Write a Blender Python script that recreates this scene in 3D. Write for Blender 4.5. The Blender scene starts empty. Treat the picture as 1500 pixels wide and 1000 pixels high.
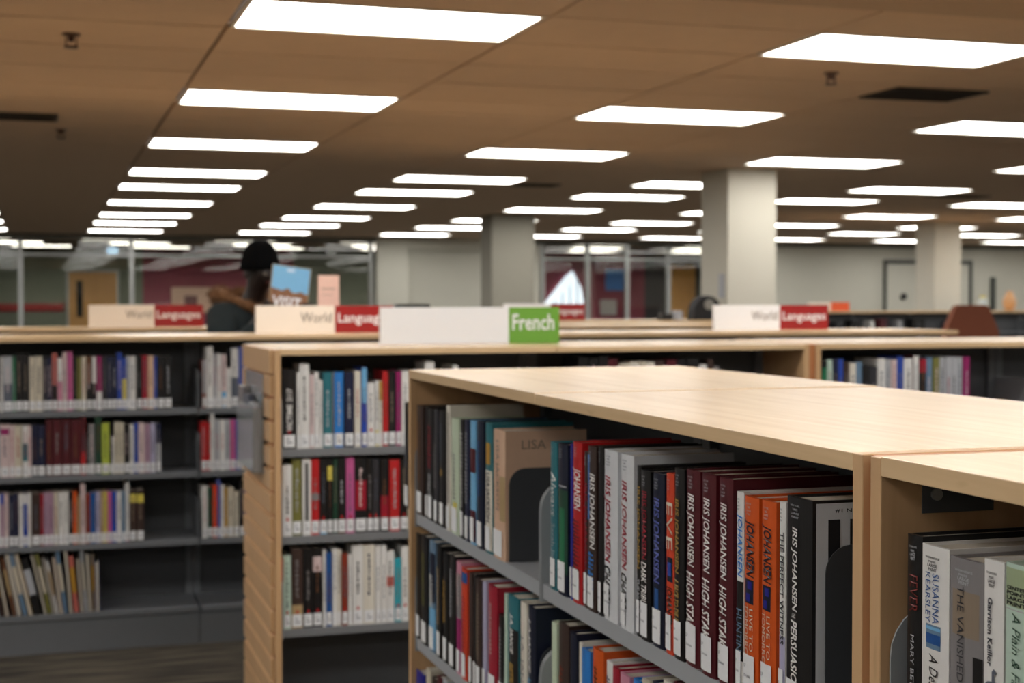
import bpy, bmesh, math, random
from mathutils import Matrix, Vector
S = bpy.context.scene
C = S.collection
PI = math.pi
rnd = random.Random(7)

# ---------------------------------------------------------------- camera, world, exposure
EYE = 1.475
cam_data = bpy.data.cameras.new('camera')
cam = bpy.data.objects.new('camera', cam_data); C.objects.link(cam)
_yaw, _pitch, _roll = 0.3059, 0.0272, -0.0006
_f = Vector((math.sin(_yaw)*math.cos(_pitch), math.cos(_yaw)*math.cos(_pitch), -math.sin(_pitch)))
_r = Vector((math.cos(_yaw), -math.sin(_yaw), 0)); _u = _r.cross(_f)
_c, _s = math.cos(_roll), math.sin(_roll)
_r2, _u2 = _r*_c + _u*_s, _u*_c - _r*_s
cam.matrix_world = Matrix(((_r2.x, _u2.x, -_f.x, 0), (_r2.y, _u2.y, -_f.y, 0), (_r2.z, _u2.z, -_f.z, EYE), (0, 0, 0, 1)))
cam_data.sensor_width = 36; cam_data.lens = 36*2195.1/1500
cam_data.dof.use_dof = True; cam_data.dof.focus_distance = 1.52; cam_data.dof.aperture_fstop = 8.5
cam_data.clip_start = 0.02; cam_data.clip_end = 200
S.camera = cam
world = bpy.data.worlds.new('world'); S.world = world; world.use_nodes = True
world.node_tree.nodes['Background'].inputs[0].default_value = (0.5, 0.5, 0.5, 1)
world.node_tree.nodes['Background'].inputs[1].default_value = 0.0
S.view_settings.view_transform = 'Standard'; S.view_settings.look = 'None'
S.view_settings.exposure = 0.0; S.view_settings.gamma = 1.0; S.view_settings.use_curve_mapping = False
LAMP = 10.6            # radiance of the ceiling light diffusers

# ---------------------------------------------------------------- materials
def lin(c):
    return tuple(((v/255)/12.92 if v/255 <= .04045 else ((v/255+.055)/1.055)**2.4) for v in c) + (1,)
_mc = {}
def mat(key, rgb, rough=.5, metal=0.0, spec=.5, var=.06, scale=30, coat=0, bump=0):
    if key in _mc: return _mc[key]
    m = bpy.data.materials.new(key); m.use_nodes = True; nt = m.node_tree; b = nt.nodes['Principled BSDF']
    b.inputs['Roughness'].default_value = rough; b.inputs['Metallic'].default_value = metal
    b.inputs['Specular IOR Level'].default_value = spec; b.inputs['Coat Weight'].default_value = coat
    c = lin(rgb)
    tc = nt.nodes.new('ShaderNodeTexCoord'); n = nt.nodes.new('ShaderNodeTexNoise'); n.inputs['Scale'].default_value = scale
    n.inputs['Detail'].default_value = 3
    nt.links.new(tc.outputs['Object'], n.inputs['Vector'])
    mx = nt.nodes.new('ShaderNodeMix'); mx.data_type = 'RGBA'
    mx.inputs[6].default_value = tuple(v*(1-var) for v in c[:3])+(1,); mx.inputs[7].default_value = tuple(min(1, v*(1+var)) for v in c[:3])+(1,)
    nt.links.new(n.outputs['Fac'], mx.inputs[0]); nt.links.new(mx.outputs[2], b.inputs['Base Color'])
    if bump:
        bp = nt.nodes.new('ShaderNodeBump'); bp.inputs['Strength'].default_value = bump; bp.inputs['Distance'].default_value = .002
        nt.links.new(n.outputs['Fac'], bp.inputs['Height']); nt.links.new(bp.outputs[0], b.inputs['Normal'])
    _mc[key] = m; return m
def wood(key, rgb, axis, rough=.32, contrast=.1, flecks=True, spec=.5):
    if key in _mc: return _mc[key]
    m = bpy.data.materials.new(key); m.use_nodes = True; nt = m.node_tree; b = nt.nodes['Principled BSDF']
    b.inputs['Roughness'].default_value = rough; b.inputs['Specular IOR Level'].default_value = spec
    tc = nt.nodes.new('ShaderNodeTexCoord'); mp = nt.nodes.new('ShaderNodeMapping')
    sc = [26, 26, 26]; sc['xyz'.index(axis)] = 1.6; mp.inputs['Scale'].default_value = sc
    nt.links.new(tc.outputs['Object'], mp.inputs[0])
    n = nt.nodes.new('ShaderNodeTexNoise'); n.inputs['Scale'].default_value = 1.3; n.inputs['Detail'].default_value = 5; n.inputs['Distortion'].default_value = .8
    nt.links.new(mp.outputs[0], n.inputs['Vector'])
    c = lin(rgb); rp = nt.nodes.new('ShaderNodeValToRGB')
    rp.color_ramp.elements[0].position = .3; rp.color_ramp.elements[0].color = (c[0]*(1-contrast), c[1]*(1-contrast*1.25), c[2]*(1-contrast*1.5), 1)
    rp.color_ramp.elements[1].position = .7; rp.color_ramp.elements[1].color = (min(1, c[0]*(1+contrast*.5)), min(1, c[1]*(1+contrast*.5)), min(1, c[2]*(1+contrast*.5)), 1)
    nt.links.new(n.outputs['Fac'], rp.inputs[0]); out = rp.outputs[0]
    if flecks:
        mp2 = nt.nodes.new('ShaderNodeMapping'); s2 = [70, 70, 70]; s2['xyz'.index(axis)] = 14; mp2.inputs['Scale'].default_value = s2
        nt.links.new(tc.outputs['Object'], mp2.inputs[0])
        n2 = nt.nodes.new('ShaderNodeTexNoise'); n2.inputs['Scale'].default_value = .55; n2.inputs['Detail'].default_value = 2
        nt.links.new(mp2.outputs[0], n2.inputs['Vector'])
        r2 = nt.nodes.new('ShaderNodeValToRGB'); r2.color_ramp.elements[0].position = .70; r2.color_ramp.elements[1].position = .80
        nt.links.new(n2.outputs['Fac'], r2.inputs[0])
        mx = nt.nodes.new('ShaderNodeMix'); mx.data_type = 'RGBA'; mx.inputs[7].default_value = (c[0]*.5, c[1]*.42, c[2]*.34, 1)
        ml = nt.nodes.new('ShaderNodeMath'); ml.operation = 'MULTIPLY'; ml.inputs[1].default_value = .45
        nt.links.new(r2.outputs[0], ml.inputs[0]); nt.links.new(ml.outputs[0], mx.inputs[0]); nt.links.new(out, mx.inputs[6]); out = mx.outputs[2]
    nt.links.new(out, b.inputs['Base Color'])
    _mc[key] = m; return m
def emit(key, rgb, strength):
    if key in _mc: return _mc[key]
    m = bpy.data.materials.new(key); m.use_nodes = True; nt = m.node_tree
    b = nt.nodes['Principled BSDF']; b.inputs['Base Color'].default_value = (.8, .8, .8, 1)
    b.inputs['Emission Color'].default_value = lin(rgb); b.inputs['Emission Strength'].default_value = strength
    _mc[key] = m; return m
COL = dict(sage=(158,172,138), oxblood=(112,38,36), pearl=(212,214,219), white=(226,224,222), ivory=(222,216,204), cream=(205,196,178), silver=(176,178,184), grey=(132,128,130), slate=(92,98,112), black=(24,23,25),
    charcoal=(50,50,56), green=(42,120,84), navy=(26,32,62), midnight=(20,26,48), salmon=(196,108,98), rose=(206,140,162), blush=(214,192,192), pink=(196,92,148), olive=(122,120,62),
    brown=(110,72,48), magenta=(150,32,100), blue=(42,74,170), royal=(36,36,140), lemon=(216,200,90), crimson=(160,28,50), peach=(214,178,152),
    rust=(134,52,34), periwinkle=(92,104,180), teal=(42,112,124), maroon=(82,22,32), red=(186,34,38), forest=(34,70,54), lime=(176,190,72), tan=(176,150,110),
    mauve=(172,138,160), lavender=(176,172,200), umber=(62,46,42), orange=(212,88,30), cobalt=(34,84,150), steel=(104,132,160), vermilion=(212,70,42), ochre=(186,142,52),
    azure=(46,126,206), sky=(118,178,220), mint=(186,208,194), celadon=(198,212,188), plum=(70,34,48), taupe=(140,124,108), turquoise=(42,162,180), gold=(176,140,70))
CN = dict(pearl='silver grey', midnight='dark navy', celadon='pale green', umber='dark brown', ivory='off-white', azure='bright blue', cobalt='deep blue', steel='steel blue', sky='light blue', gold='gold',
    vermilion='orange-red', rose='dusty pink', blush='pinkish white', plum='dark plum', mint='pale mint', forest='dark green', royal='royal blue', charcoal='charcoal', silver='silver grey', slate='slate grey', lime='yellow-green', taupe='grey-brown')
def cmat(c): return mat('paper_'+c, COL[c], rough=.34, var=.05, scale=60)
MAPLE = (224, 193, 152)
w_top = wood('maple_along_length', MAPLE, 'x', rough=.25)
w_post = wood('maple_upright', (206,168,126), 'z', rough=.4)
w_dark = wood('maple_filler', (190,124,78), 'z', rough=.45)
metal = mat('grey_enamelled_steel', (160,163,168), rough=.4, var=.03)
metal_d = mat('charcoal_enamelled_steel', (112,115,120), rough=.45, var=.04)
metal_m = mat('mid_grey_enamelled_steel', (122,124,128), rough=.4, var=.03)
metal_b = mat('dark_steel_backing', (80,82,86), rough=.5, var=.05)
pagem = mat('book_pages', (190,182,168), rough=.8, var=.1, scale=200)
stick = mat('call_number_label_paper', (232,233,236), rough=.5, var=.02)
inkm = mat('black_ink', (26,26,30), rough=.5)

# ---------------------------------------------------------------- mesh helpers
def link(name, me, parent=None, m=None, loc=None, rz=None):
    o = bpy.data.objects.new(name, me); C.objects.link(o)
    if m is not None: me.materials.clear(); me.materials.append(m)
    if parent is not None: o.parent = parent
    if loc is not None: o.location = loc
    if rz is not None: o.rotation_euler = (0, 0, rz)
    return o
def tag(o, label, cat, group=None):
    o['label'] = label; o['category'] = cat
    if group: o['group'] = group
    return o
def thing(name, label, cat, loc=(0,0,0), rz=0, group=None):
    o = bpy.data.objects.new(name, None); C.objects.link(o); o.location = loc; o.rotation_euler = (0, 0, rz); o.empty_display_size = .1
    return tag(o, label, cat, group)
class MB:
    def __init__(s): s.v = []; s.f = []
    def box(s, x0, x1, y0, y1, z0, z1):
        n = len(s.v); s.v += [(x0,y0,z0),(x1,y0,z0),(x1,y1,z0),(x0,y1,z0),(x0,y0,z1),(x1,y0,z1),(x1,y1,z1),(x0,y1,z1)]
        s.f += [tuple(n+i for i in q) for q in ((3,2,1,0),(4,5,6,7),(0,1,5,4),(1,2,6,5),(2,3,7,6),(3,0,4,7))]; return s
    def prism(s, pts, a0, a1, axis='z'):
        n = len(s.v); k = len(pts)
        for a in (a0, a1):
            for p in pts: s.v.append((p[0],p[1],a) if axis == 'z' else ((a,p[0],p[1]) if axis == 'x' else (p[0],a,p[1])))
        s.f.append(tuple(range(n+k-1, n-1, -1))); s.f.append(tuple(range(n+k, n+2*k)))
        for i in range(k): j = (i+1) % k; s.f.append((n+i, n+j, n+k+j, n+k+i))
        return s
    def lathe(s, prof, cx=0, cy=0, seg=20):
        n = len(s.v); k = len(prof)
        for i in range(seg):
            a = 2*PI*i/seg
            for r, z in prof: s.v.append((cx+r*math.cos(a), cy+r*math.sin(a), z))
        for i in range(seg):
            j = (i+1) % seg
            for q in range(k-1): s.f.append((n+i*k+q, n+j*k+q, n+j*k+q+1, n+i*k+q+1))
        s.f.append(tuple(n+i*k for i in range(seg-1, -1, -1))); s.f.append(tuple(n+i*k+k-1 for i in range(seg)))
        return s
    def build(s, name, m=None, parent=None, bevel=0, smooth=False):
        me = bpy.data.meshes.new(name); me.from_pydata(s.v, [], s.f)
        bm = bmesh.new(); bm.from_mesh(me); bmesh.ops.recalc_face_normals(bm, faces=bm.faces)
        if bevel: bmesh.ops.bevel(bm, geom=bm.edges[:], offset=bevel, segments=2, affect='EDGES', profile=.5)
        bm.to_mesh(me); bm.free()
        if smooth:
            for p in me.polygons: p.use_smooth = True
        return link(name, me, parent, m)
def struct(o): o['kind'] = 'structure'; return o
def box(name, x0, x1, y0, y1, z0, z1, m, parent=None, bevel=0): return MB().box(x0,x1,y0,y1,z0,z1).build(name, m, parent, bevel)

_tc = {}
def text_mesh(s, bold=0.0, shear=0.0):
    k = (s, bold, shear)
    if k not in _tc:
        cu = bpy.data.curves.new('lettering', 'FONT'); cu.body = s; cu.size = 1; cu.offset = bold; cu.shear = shear; cu.resolution_u = 2
        ob = bpy.data.objects.new('lettering', cu); C.objects.link(ob)
        dg = bpy.context.evaluated_depsgraph_get(); dg.update()
        me = bpy.data.meshes.new_from_object(ob.evaluated_get(dg))
        vs = [tuple(v.co) for v in me.vertices]; fs = [tuple(p.vertices) for p in me.polygons]
        bpy.data.objects.remove(ob); bpy.data.curves.remove(cu); bpy.data.meshes.remove(me)
        xs = [v[0] for v in vs]; ys = [v[1] for v in vs]; x0, x1, y0, y1 = min(xs), max(xs), min(ys), max(ys)
        _tc[k] = ([((v[0]-x0)/(x1-x0), (v[1]-y0)/(y1-y0)) for v in vs], fs)
    return _tc[k]
def lettering(s, name, m, parent, x0, x1, z0, z1, y=-.0005, down=False, bold=.02, shear=0, arc=None):
    """text filling the rectangle x0..x1, z0..z1 in the local plane y; down = reading from top to bottom"""
    vs, fs = text_mesh(s, bold, shear); out = []
    for a, b in vs:
        if down: x, z = x0+b*(x1-x0), z1-a*(z1-z0)
        else: x, z = x0+a*(x1-x0), z0+b*(z1-z0)
        out.append((x, (arc(x) if arc else 0)+y, z))
    me = bpy.data.meshes.new(name); me.from_pydata(out, [], fs)
    return link(name, me, parent, m)
def lettering_up(s, name, m, parent, x0, x1, z0, z1, y, bold, arc):
    vs, fs = text_mesh(s, bold, 0)
    out = [(x1-b*(x1-x0), arc(x1-b*(x1-x0))+y, z0+a*(z1-z0)) for a, b in vs]
    me = bpy.data.meshes.new(name); me.from_pydata(out, [], fs)
    return link(name, me, parent, m)
def strip(name, m, parent, x0, x1, z0, z1, arc, off=.0004, n=4):
    v = []; f = []
    for i in range(n+1):
        x = x0+(x1-x0)*i/n; y = arc(x)-off; v += [(x, y, z0), (x, y, z1)]
    for i in range(n): f.append((2*i, 2*i+2, 2*i+3, 2*i+1))
    me = bpy.data.meshes.new(name); me.from_pydata(v, [], f); return link(name, me, parent, m)

# ---------------------------------------------------------------- the room
CZ = EYE+1.2013
TX, TY = 1.277, .6675
GX, GY = .827-.0285, 6.05-.029+.0      # grid origin: lower left corner of the cell of the first light
ceil_m = mat('tan_ceiling_board', (216,190,164), rough=.9, var=.05, scale=8)
wall_m = mat('grey_beige_paint', (190,188,176), rough=.8, var=.03, scale=3)
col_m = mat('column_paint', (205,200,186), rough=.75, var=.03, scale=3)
maroon_m = mat('maroon_paint', (140,62,80), rough=.7)
alu = mat('pale_aluminium', (176,178,176), rough=.35, metal=.6, var=.02)
def carpet():
    m = bpy.data.materials.new('striped_dark_carpet'); m.use_nodes = True; nt = m.node_tree; b = nt.nodes['Principled BSDF']
    b.inputs['Roughness'].default_value = .95; b.inputs['Specular IOR Level'].default_value = .1
    tc = nt.nodes.new('ShaderNodeTexCoord'); mp = nt.nodes.new('ShaderNodeMapping'); mp.inputs['Scale'].default_value = (1.2, 14, 1)
    nt.links.new(tc.outputs['Object'], mp.inputs[0])
    n = nt.nodes.new('ShaderNodeTexNoise'); n.inputs['Scale'].default_value = 2.2; n.inputs['Detail'].default_value = 4; nt.links.new(mp.outputs[0], n.inputs['Vector'])
    r = nt.nodes.new('ShaderNodeValToRGB'); r.color_ramp.elements[0].position = .35; r.color_ramp.elements[0].color = lin((40,38,36))
    r.color_ramp.elements[1].position = .65; r.color_ramp.elements[1].color = lin((84,78,68)); nt.links.new(n.outputs['Fac'], r.inputs[0]); nt.links.new(r.outputs[0], b.inputs['Base Color'])
    return m
XW0, XW1, YW0, YW1 = -9.0, 24.0, -5.0, 38.0
struct(box('floor', XW0, XW1, YW0, YW1, -.1, 0, carpet()))
ceiling = struct(box('ceiling', XW0, XW1, YW0, YW1, CZ+.022, CZ+.12, mat('ceiling_void', (70,56,46), rough=.9)))
struct(box('wall_left', XW0-.15, XW0, YW0, YW1, 0, CZ+.12, wall_m)); struct(box('wall_right', XW1, XW1+.15, YW0, YW1, 0, CZ+.12, wall_m))
struct(box('wall_front', XW0, XW1, YW0-.15, YW0, 0, CZ+.12, wall_m)); struct(box('wall_back', XW0, XW1, YW1, YW1+.15, 0, CZ+.12, wall_m))

# lights on the ceiling grid (4 boards apart, now and then 3)
LX = [.827+2.554*k for k in range(0, 9)]
LY = [-1.96, .71, 3.38, 6.05, 8.72, 11.39, 14.06, 15.95, 18.6, 21.3, 23.6, 26.3]
lights = [(k, j, .827+2.554*k, LY[j]) for k in range(-3, 9) for j in range(12) if k > -2 or j < 8]  # unseen lines at left and behind are added to light the near spines
lights += [(k, 12+i, .827+2.554*k+.6*i, y) for k in (-1, 0, 1, 2, 3, 4, 5) for i, y in enumerate((30.0, 32.0, 34.0))]  # a further row is added to brighten the room behind the glass
# boards of the ceiling, each laid in its own cell
def cell(x, y): return (round((x-(GX))/TX), round((y-(GY))/TY))
lit = set(); tiles = []
nx0, nx1 = math.floor((XW0-GX)/TX)+1, math.floor((XW1-GX)/TX); ny0, ny1 = math.floor((YW0-GY)/TY)+1, math.floor((27.9-GY)/TY)
def overlaps(x, y):
    for (k, j, a, b) in lights:
        if x < a+1.19 and x+TX > a+.03 and y < b+.59 and y+TY > b+.02: return True
    return False
near_tiles = []; rest = MB()
SOF0, SOF1 = 4.024, 5.45
for i in range(nx0-1, nx1+1):
    for j in range(ny0-1, ny1+1):
        x, y = GX+i*TX, GY+j*TY
        if x < XW0 or x+TX > XW1 or y < YW0: continue
        if overlaps(x, y): continue
        if y+TY > SOF0 and y < SOF1: continue
        d = _f.dot(Vector((x+TX/2, y+TY/2, 0))); px = 750+2195*_r.dot(Vector((x+TX/2, y+TY/2, 0)))/max(d, .1); py = 440-2195*1.2/max(d, .1)
        if d > 0 and -260 < px < 1760 and py > -60: near_tiles.append((d, x, y))
        else: rest.box(x+.005, x+TX-.005, y+.005, y+TY-.005, CZ, CZ+.02)
near_tiles.sort()
for d, x, y in near_tiles[300:]: rest.box(x+.005, x+TX-.005, y+.005, y+TY-.005, CZ, CZ+.02)
tile_me = None
for d, x, y in near_tiles[:300]:
    if tile_me is None:
        t = box('ceiling_board', (.009), TX-.009, .009, TY-.009, 0, .02, ceil_m, ceiling); t.location = (x, y, CZ); tile_me = t.data
    else:
        t = link('ceiling_board', tile_me, ceiling); t.location = (x, y, CZ)
    t.rotation_euler = (rnd.uniform(-.0006, .0006), rnd.uniform(-.0004, .0004), 0)
ro = rest.build('ceiling_boards', ceil_m, ceiling); ro['kind'] = 'stuff'
# partial cells round the lights whose rows are off the grid
infill = MB()
for (k, j, a, b) in lights:
    if b > 28: continue
    xs = GX+round((a-GX-.0285)/TX)*TX
    ys = [GY+q*TY for q in range(ny0, ny1+1) if GY+q*TY < b+.59 and GY+q*TY+TY > b+.02]
    y0, y1 = min(ys), max(ys)+TY
    if b-.012-y0 > .012: infill.box(xs+.005, xs+TX-.005, y0+.005, b-.012, CZ, CZ+.02)
    if y1-(b+.622) > .012: infill.box(xs+.005, xs+TX-.005, b+.622, y1-.005, CZ, CZ+.02)
for i in range(nx0, nx1):
    infill.box(GX+i*TX+.006, GX+(i+1)*TX-.006, SOF1+.004, 6.021-.006, CZ, CZ+.02)
io = infill.build('ceiling_infill_boards', ceil_m, ceiling); io['kind'] = 'stuff'
struct(box('trim_1', XW0, XW1, SOF0, SOF1, CZ-.012, CZ+.02, mat('soffit_paint', (192,168,144), rough=.9)))   # plain lowered band across the ceiling
struct(box('trim_2', XW0, XW1, 27.97, 28.25, CZ-.09, CZ+.022, mat('header_paint', (120,118,110), rough=.8)))
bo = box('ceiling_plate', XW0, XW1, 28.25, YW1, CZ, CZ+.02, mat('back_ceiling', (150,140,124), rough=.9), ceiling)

# light fixtures
frame_m = mat('white_fixture_frame', (225,220,208), rough=.5); diff_m = emit('lit_diffuser', (255,252,246), LAMP)
fr_me = df_me = None
ORD = ['zeroth','first','second','third','fourth','fifth','sixth','seventh','eighth','ninth','tenth','eleventh','twelfth','thirteenth','fourteenth','fifteenth','sixteenth','seventeenth','eighteenth','nineteenth','twentieth']
TENS = ['', '', 'twenty', 'thirty']
def ordn(n):
    if n <= 20: return ORD[n]
    return 'thirtieth' if n == 30 else TENS[n//10]+'-'+ORD[n % 10]
for k, j, a, b in lights:
    if j >= 12: lab = 'ceiling light behind the glass partition, %s row back, %s from left' % (ordn(j-11), ordn(k+2))
    elif j < 3: lab = 'ceiling light panel above the viewer, out of view, %s row, %s line from left' % (ordn(j+1), ordn(k+4))
    else: lab = 'lit rectangular ceiling panel, %s line from left, %s going back' % (ordn(k+4), ordn(j-2))
    t = thing('ceiling_light', lab, 'ceiling light', (a, b, CZ), 0, 'rectangular ceiling lights')
    if fr_me is None:
        m = MB(); e = .014
        m.box(-e, 1.22+e, -e, .004, -.004, .012).box(-e, 1.22+e, .606, .61+e, -.004, .012).box(-e, .004, .004, .606, -.004, .012).box(1.216, 1.22+e, .004, .606, -.004, .012)
        f = m.build('frame', frame_m, t); fr_me = f.data
        df = box('diffuser', .004, 1.216, .004, .606, .0, .008, diff_m, t); df_me = df.data
    else: link('frame', fr_me, t); link('diffuser', df_me, t)

# grilles, sprinklers
gr_m = mat('dark_grille', (40,34,30), rough=.6)
def vent(x, y, w, d, lab):
    t = thing('air_grille', lab, 'air vent', (x, y, CZ), 0, 'ceiling air grilles')
    m = MB(); m.box(0, w, 0, .02, -.012, 0).box(0, w, d-.02, d, -.012, 0).box(0, .02, .02, d-.02, -.012, 0).box(w-.02, w, .02, d-.02, -.012, 0); m.build('frame', gr_m, t)
    n = 6
    for i in range(n):
        y0 = .03+(d-.06)*i/n; MB().prism([(y0, -.002), (y0+.02, -.014), (y0+.024, -.012), (y0+.004, 0)], .02, w-.02, 'x').build('slat', gr_m, t)
vent(4.62, 7.42, .6, .42, 'dark slatted ceiling grille below the large light at upper right')
vent(4.7, 14.62, .45, .3, 'small dark ceiling grille between lights near picture centre')
vent(9.75, 14.8, .7, .3, 'small dark ceiling grille behind a right hand light panel')
vent(-.62, 10.1, .75, .36, 'dark ceiling grille at left edge with glinting corner')
br = mat('brass_sprinkler', (96,70,60), rough=.4, metal=.4)
for x, y, lab in ((.15, 7.06, 'ceiling sprinkler head at upper left above the grille'), (.16, 11.0, 'ceiling sprinkler head just behind the left grille'), (4.0, 7.07, 'ceiling sprinkler head left of the dark grille at upper right')):
    t = thing('sprinkler', lab, 'sprinkler', (x, y, CZ), 0, 'ceiling sprinklers'); t.scale = (1.4, 1.4, 1.2)
    MB().lathe([(.001,0),(.028,0),(.028,-.006),(.011,-.009),(.009,-.03),(.001,-.03)], seg=16).build('body', br, t)
    m = MB(); m.box(-.018,-.014,-.003,.003,-.045,-.012).box(.014,.018,-.003,.003,-.045,-.012).box(-.018,.018,-.003,.003,-.049,-.045); m.build('yoke', br, t)
    MB().lathe([(.001,-.049),(.022,-.049),(.024,-.053),(.001,-.053)], seg=12).build('deflector', br, t)

# columns
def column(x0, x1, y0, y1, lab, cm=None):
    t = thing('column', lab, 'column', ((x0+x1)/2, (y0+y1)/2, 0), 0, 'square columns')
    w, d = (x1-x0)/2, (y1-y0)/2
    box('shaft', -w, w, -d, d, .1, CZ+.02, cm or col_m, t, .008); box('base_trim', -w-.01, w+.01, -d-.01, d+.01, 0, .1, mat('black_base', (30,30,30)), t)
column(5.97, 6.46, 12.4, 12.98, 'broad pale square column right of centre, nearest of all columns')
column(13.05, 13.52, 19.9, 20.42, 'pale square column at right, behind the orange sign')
column(5.99, 6.62, 19.9, 20.44, 'square column left of centre, darkened all over for its shaded front face', mat('column_paint_shaded', (150,146,134), rough=.75))  # shade of the front face put into the whole shaft's colour
for o in C.objects:
    pass

# back wall at Y=28: solid stretches and glazed partition between
def wallbit(n, x0, x1, y0=28.0, z0=0, z1=None, m=wall_m): return struct(box(n, x0, x1, y0, y0+.2, z0, CZ if z1 is None else z1, m))
wallbit('wall_pilaster', 6.11, 6.72, 27.8); wallbit('wall_recess', 6.72, 9.41, 28.0); wallbit('wall_recess_header', 6.72, 8.2, 27.86, 2.45)
wallbit('wall_right_back', 13.3, XW1, 28.0)
post_m = alu
n_pane = [0]
glass = bpy.data.materials.new('clear_partition_glass'); glass.use_nodes = True
gb = glass.node_tree.nodes['Principled BSDF']; gb.inputs['Transmission Weight'].default_value = 1; gb.inputs['Roughness'].default_value = .0; gb.inputs['IOR'].default_value = 1.5; gb.inputs['Base Color'].default_value = (.93,.97,.95,1)
def partition(n, lab, xs, zt=None):
    t = thing('glass_partition', lab, 'partition', ((xs[0]+xs[-1])/2, 28.1, 0)); ox = (xs[0]+xs[-1])/2
    for x in xs: box('mullion', x-ox-.04, x-ox+.04, -.05, .05, 0, CZ-.09, post_m, t)
    box('bottom_rail', xs[0]-ox+.04, xs[-1]-ox-.04, -.05, .05, 0, .1, post_m, t)
    for a, b in zip(xs, xs[1:]):
        box('transom', a-ox+.04, b-ox-.04, -.04, .04, 2.28, 2.33, post_m, t)
        for z0, z1 in ((.1, 2.28), (2.33, CZ-.09)): box('glass_pane', a-ox+.04, b-ox-.04, -.006, .006, z0, z1, glass, t)
partition(1, 'long aluminium framed glass partition behind the person at left', [XW0+.05, -5.6, -3.0, -.3, 1.62, 3.9, 6.05])
partition(2, 'glass partition with grey mullions between the two tall columns', [9.5, 10.45, 11.3, 12.2, 13.2])

# room beyond the glass
def slab(n, x0, x1, y, z0, z1, m, th=.06): return struct(box(n, x0, x1, y, y+th, z0, z1, m))
gg = mat('green_grey_paint', (120,126,112), rough=.8)
slab('wall_inner_left', XW0, 2.35, 36.3, 0, CZ, gg, .2); slab('wall_inner_maroon', 2.35, 5.9, 36.3, 0, CZ, maroon_m, .2)
slab('wall_inner_grey', 5.9, 9.0, 36.3, 0, CZ, gg, .2); slab('wall_inner_maroon_right', 9.0, 15.1, 36.3, 0, CZ, maroon_m, .2); slab('wall_inner_dark', 15.1, 15.75, 36.3, 0, CZ, mat('dark_paint',(60,56,62)), .2)
slab('wall_inner_end', 15.75, XW1, 36.3, 0, CZ, gg, .2)
door_w = wood('oak_door', (196,148,88), 'z', flecks=False)
def door(n, x0, x1, y, h, lite=True, m=door_w):
    e = bpy.data.objects.new(n, None); C.objects.link(e); e.location = (x0, y, 0); e['kind'] = 'structure'; w = x1-x0
    box('door_leaf', .05, w-.05, -.05, 0, 0, h-.05, m, e)
    mm = MB(); fw = .05 if lite else .09; mm.box(0, .05, -.07, 0, 0, h).box(w-fw, w, -.07, 0, 0, h).box(.05, w-fw, -.07, 0, h-fw, h); mm.build('door_frame', alu if lite else mat('dark_frame', (70,72,68)), e)
    if lite: box('door_window', .22, .36, -.056, -.05, 1.1, 1.95, mat('dark_glass', (40,38,34), rough=.1), e)
    MB().lathe([(.001,0),(.03,0),(.03,.02),(.001,.02)], seg=12).build('door_handle', alu, e).matrix_local = Matrix.Translation((w-.16, -.05, 1.02)) @ Matrix.Rotation(PI/2, 4, 'X')
door_b = wood('bright_oak_door', (236,176,96), 'z', flecks=False)
door('door_1', .62, 1.8, 36.28, 2.2); door('door_2', 15.75, 16.6, 36.28, 2.5, False, door_b)
door('door_3', 17.1, 19.26, 27.98, 2.34, False, wall_m)
tag(box('red_rail', -2.8, .55, 36.24, 36.3, 1.24, 1.42, mat('red_band', (150,26,30))), 'long red band on the far wall at left behind the glass', 'rail')
tag(box('wall_notice', 3.0, 4.4, 36.26, 36.3, 1.2, 1.8, mat('pale_board', (214,180,160)), bevel=.005), 'pale pink notice board on the maroon wall behind the person', 'notice board')
tag(box('notice', 3.3, 3.6, 36.23, 36.26, 1.35, 1.6, mat('notice_print', (110,70,72))), 'small dark notice pinned on the pale pink board', 'notice')
tag(box('poster', 14.0, 14.5, 36.27, 36.3, 1.74, 2.28, mat('blue_print', (76,136,214))), 'blue poster on the maroon wall behind the glass', 'poster')
tag(box('notice', 13.85, 14.3, 36.27, 36.3, 1.1, 1.5, mat('white_print', (190,186,186))), 'white notice low on the maroon wall under the blue poster', 'notice')
t = thing('exit_sign', 'small glowing blue sign hanging behind the left partition', 'sign', (1.51, 33.0, 2.46))
box('sign_panel', -.11, .11, 0, .04, 0, .15, emit('blue_sign_light', (110,180,225), .9), t); box('hanger', -.01, .01, .01, .03, .15, CZ-2.46, alu, t)
# bright window with vertical curtain folds, cut off by the sloping side of a stair
we = bpy.data.objects.new('window_1', None); C.objects.link(we); we.location = (12.28, 36.2, 0); we['kind'] = 'structure'
MB().prism([(0,1.0),(1.15,1.0),(1.02,1.8),(.78,2.24),(.6,2.1),(.02,1.4)], 0, .04, 'y').build('pane', emit('daylight_window', (225,238,250), 1.25), we)
fold_m = mat('blind_grey', (176,190,200), rough=.8)
for i in range(4):
    x = .28+.2*i; box('curtain_fold', x, x+.035, -.03, -.01, 1.0, 1.5+.18*i if i < 3 else 2.0, fold_m, we)

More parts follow.
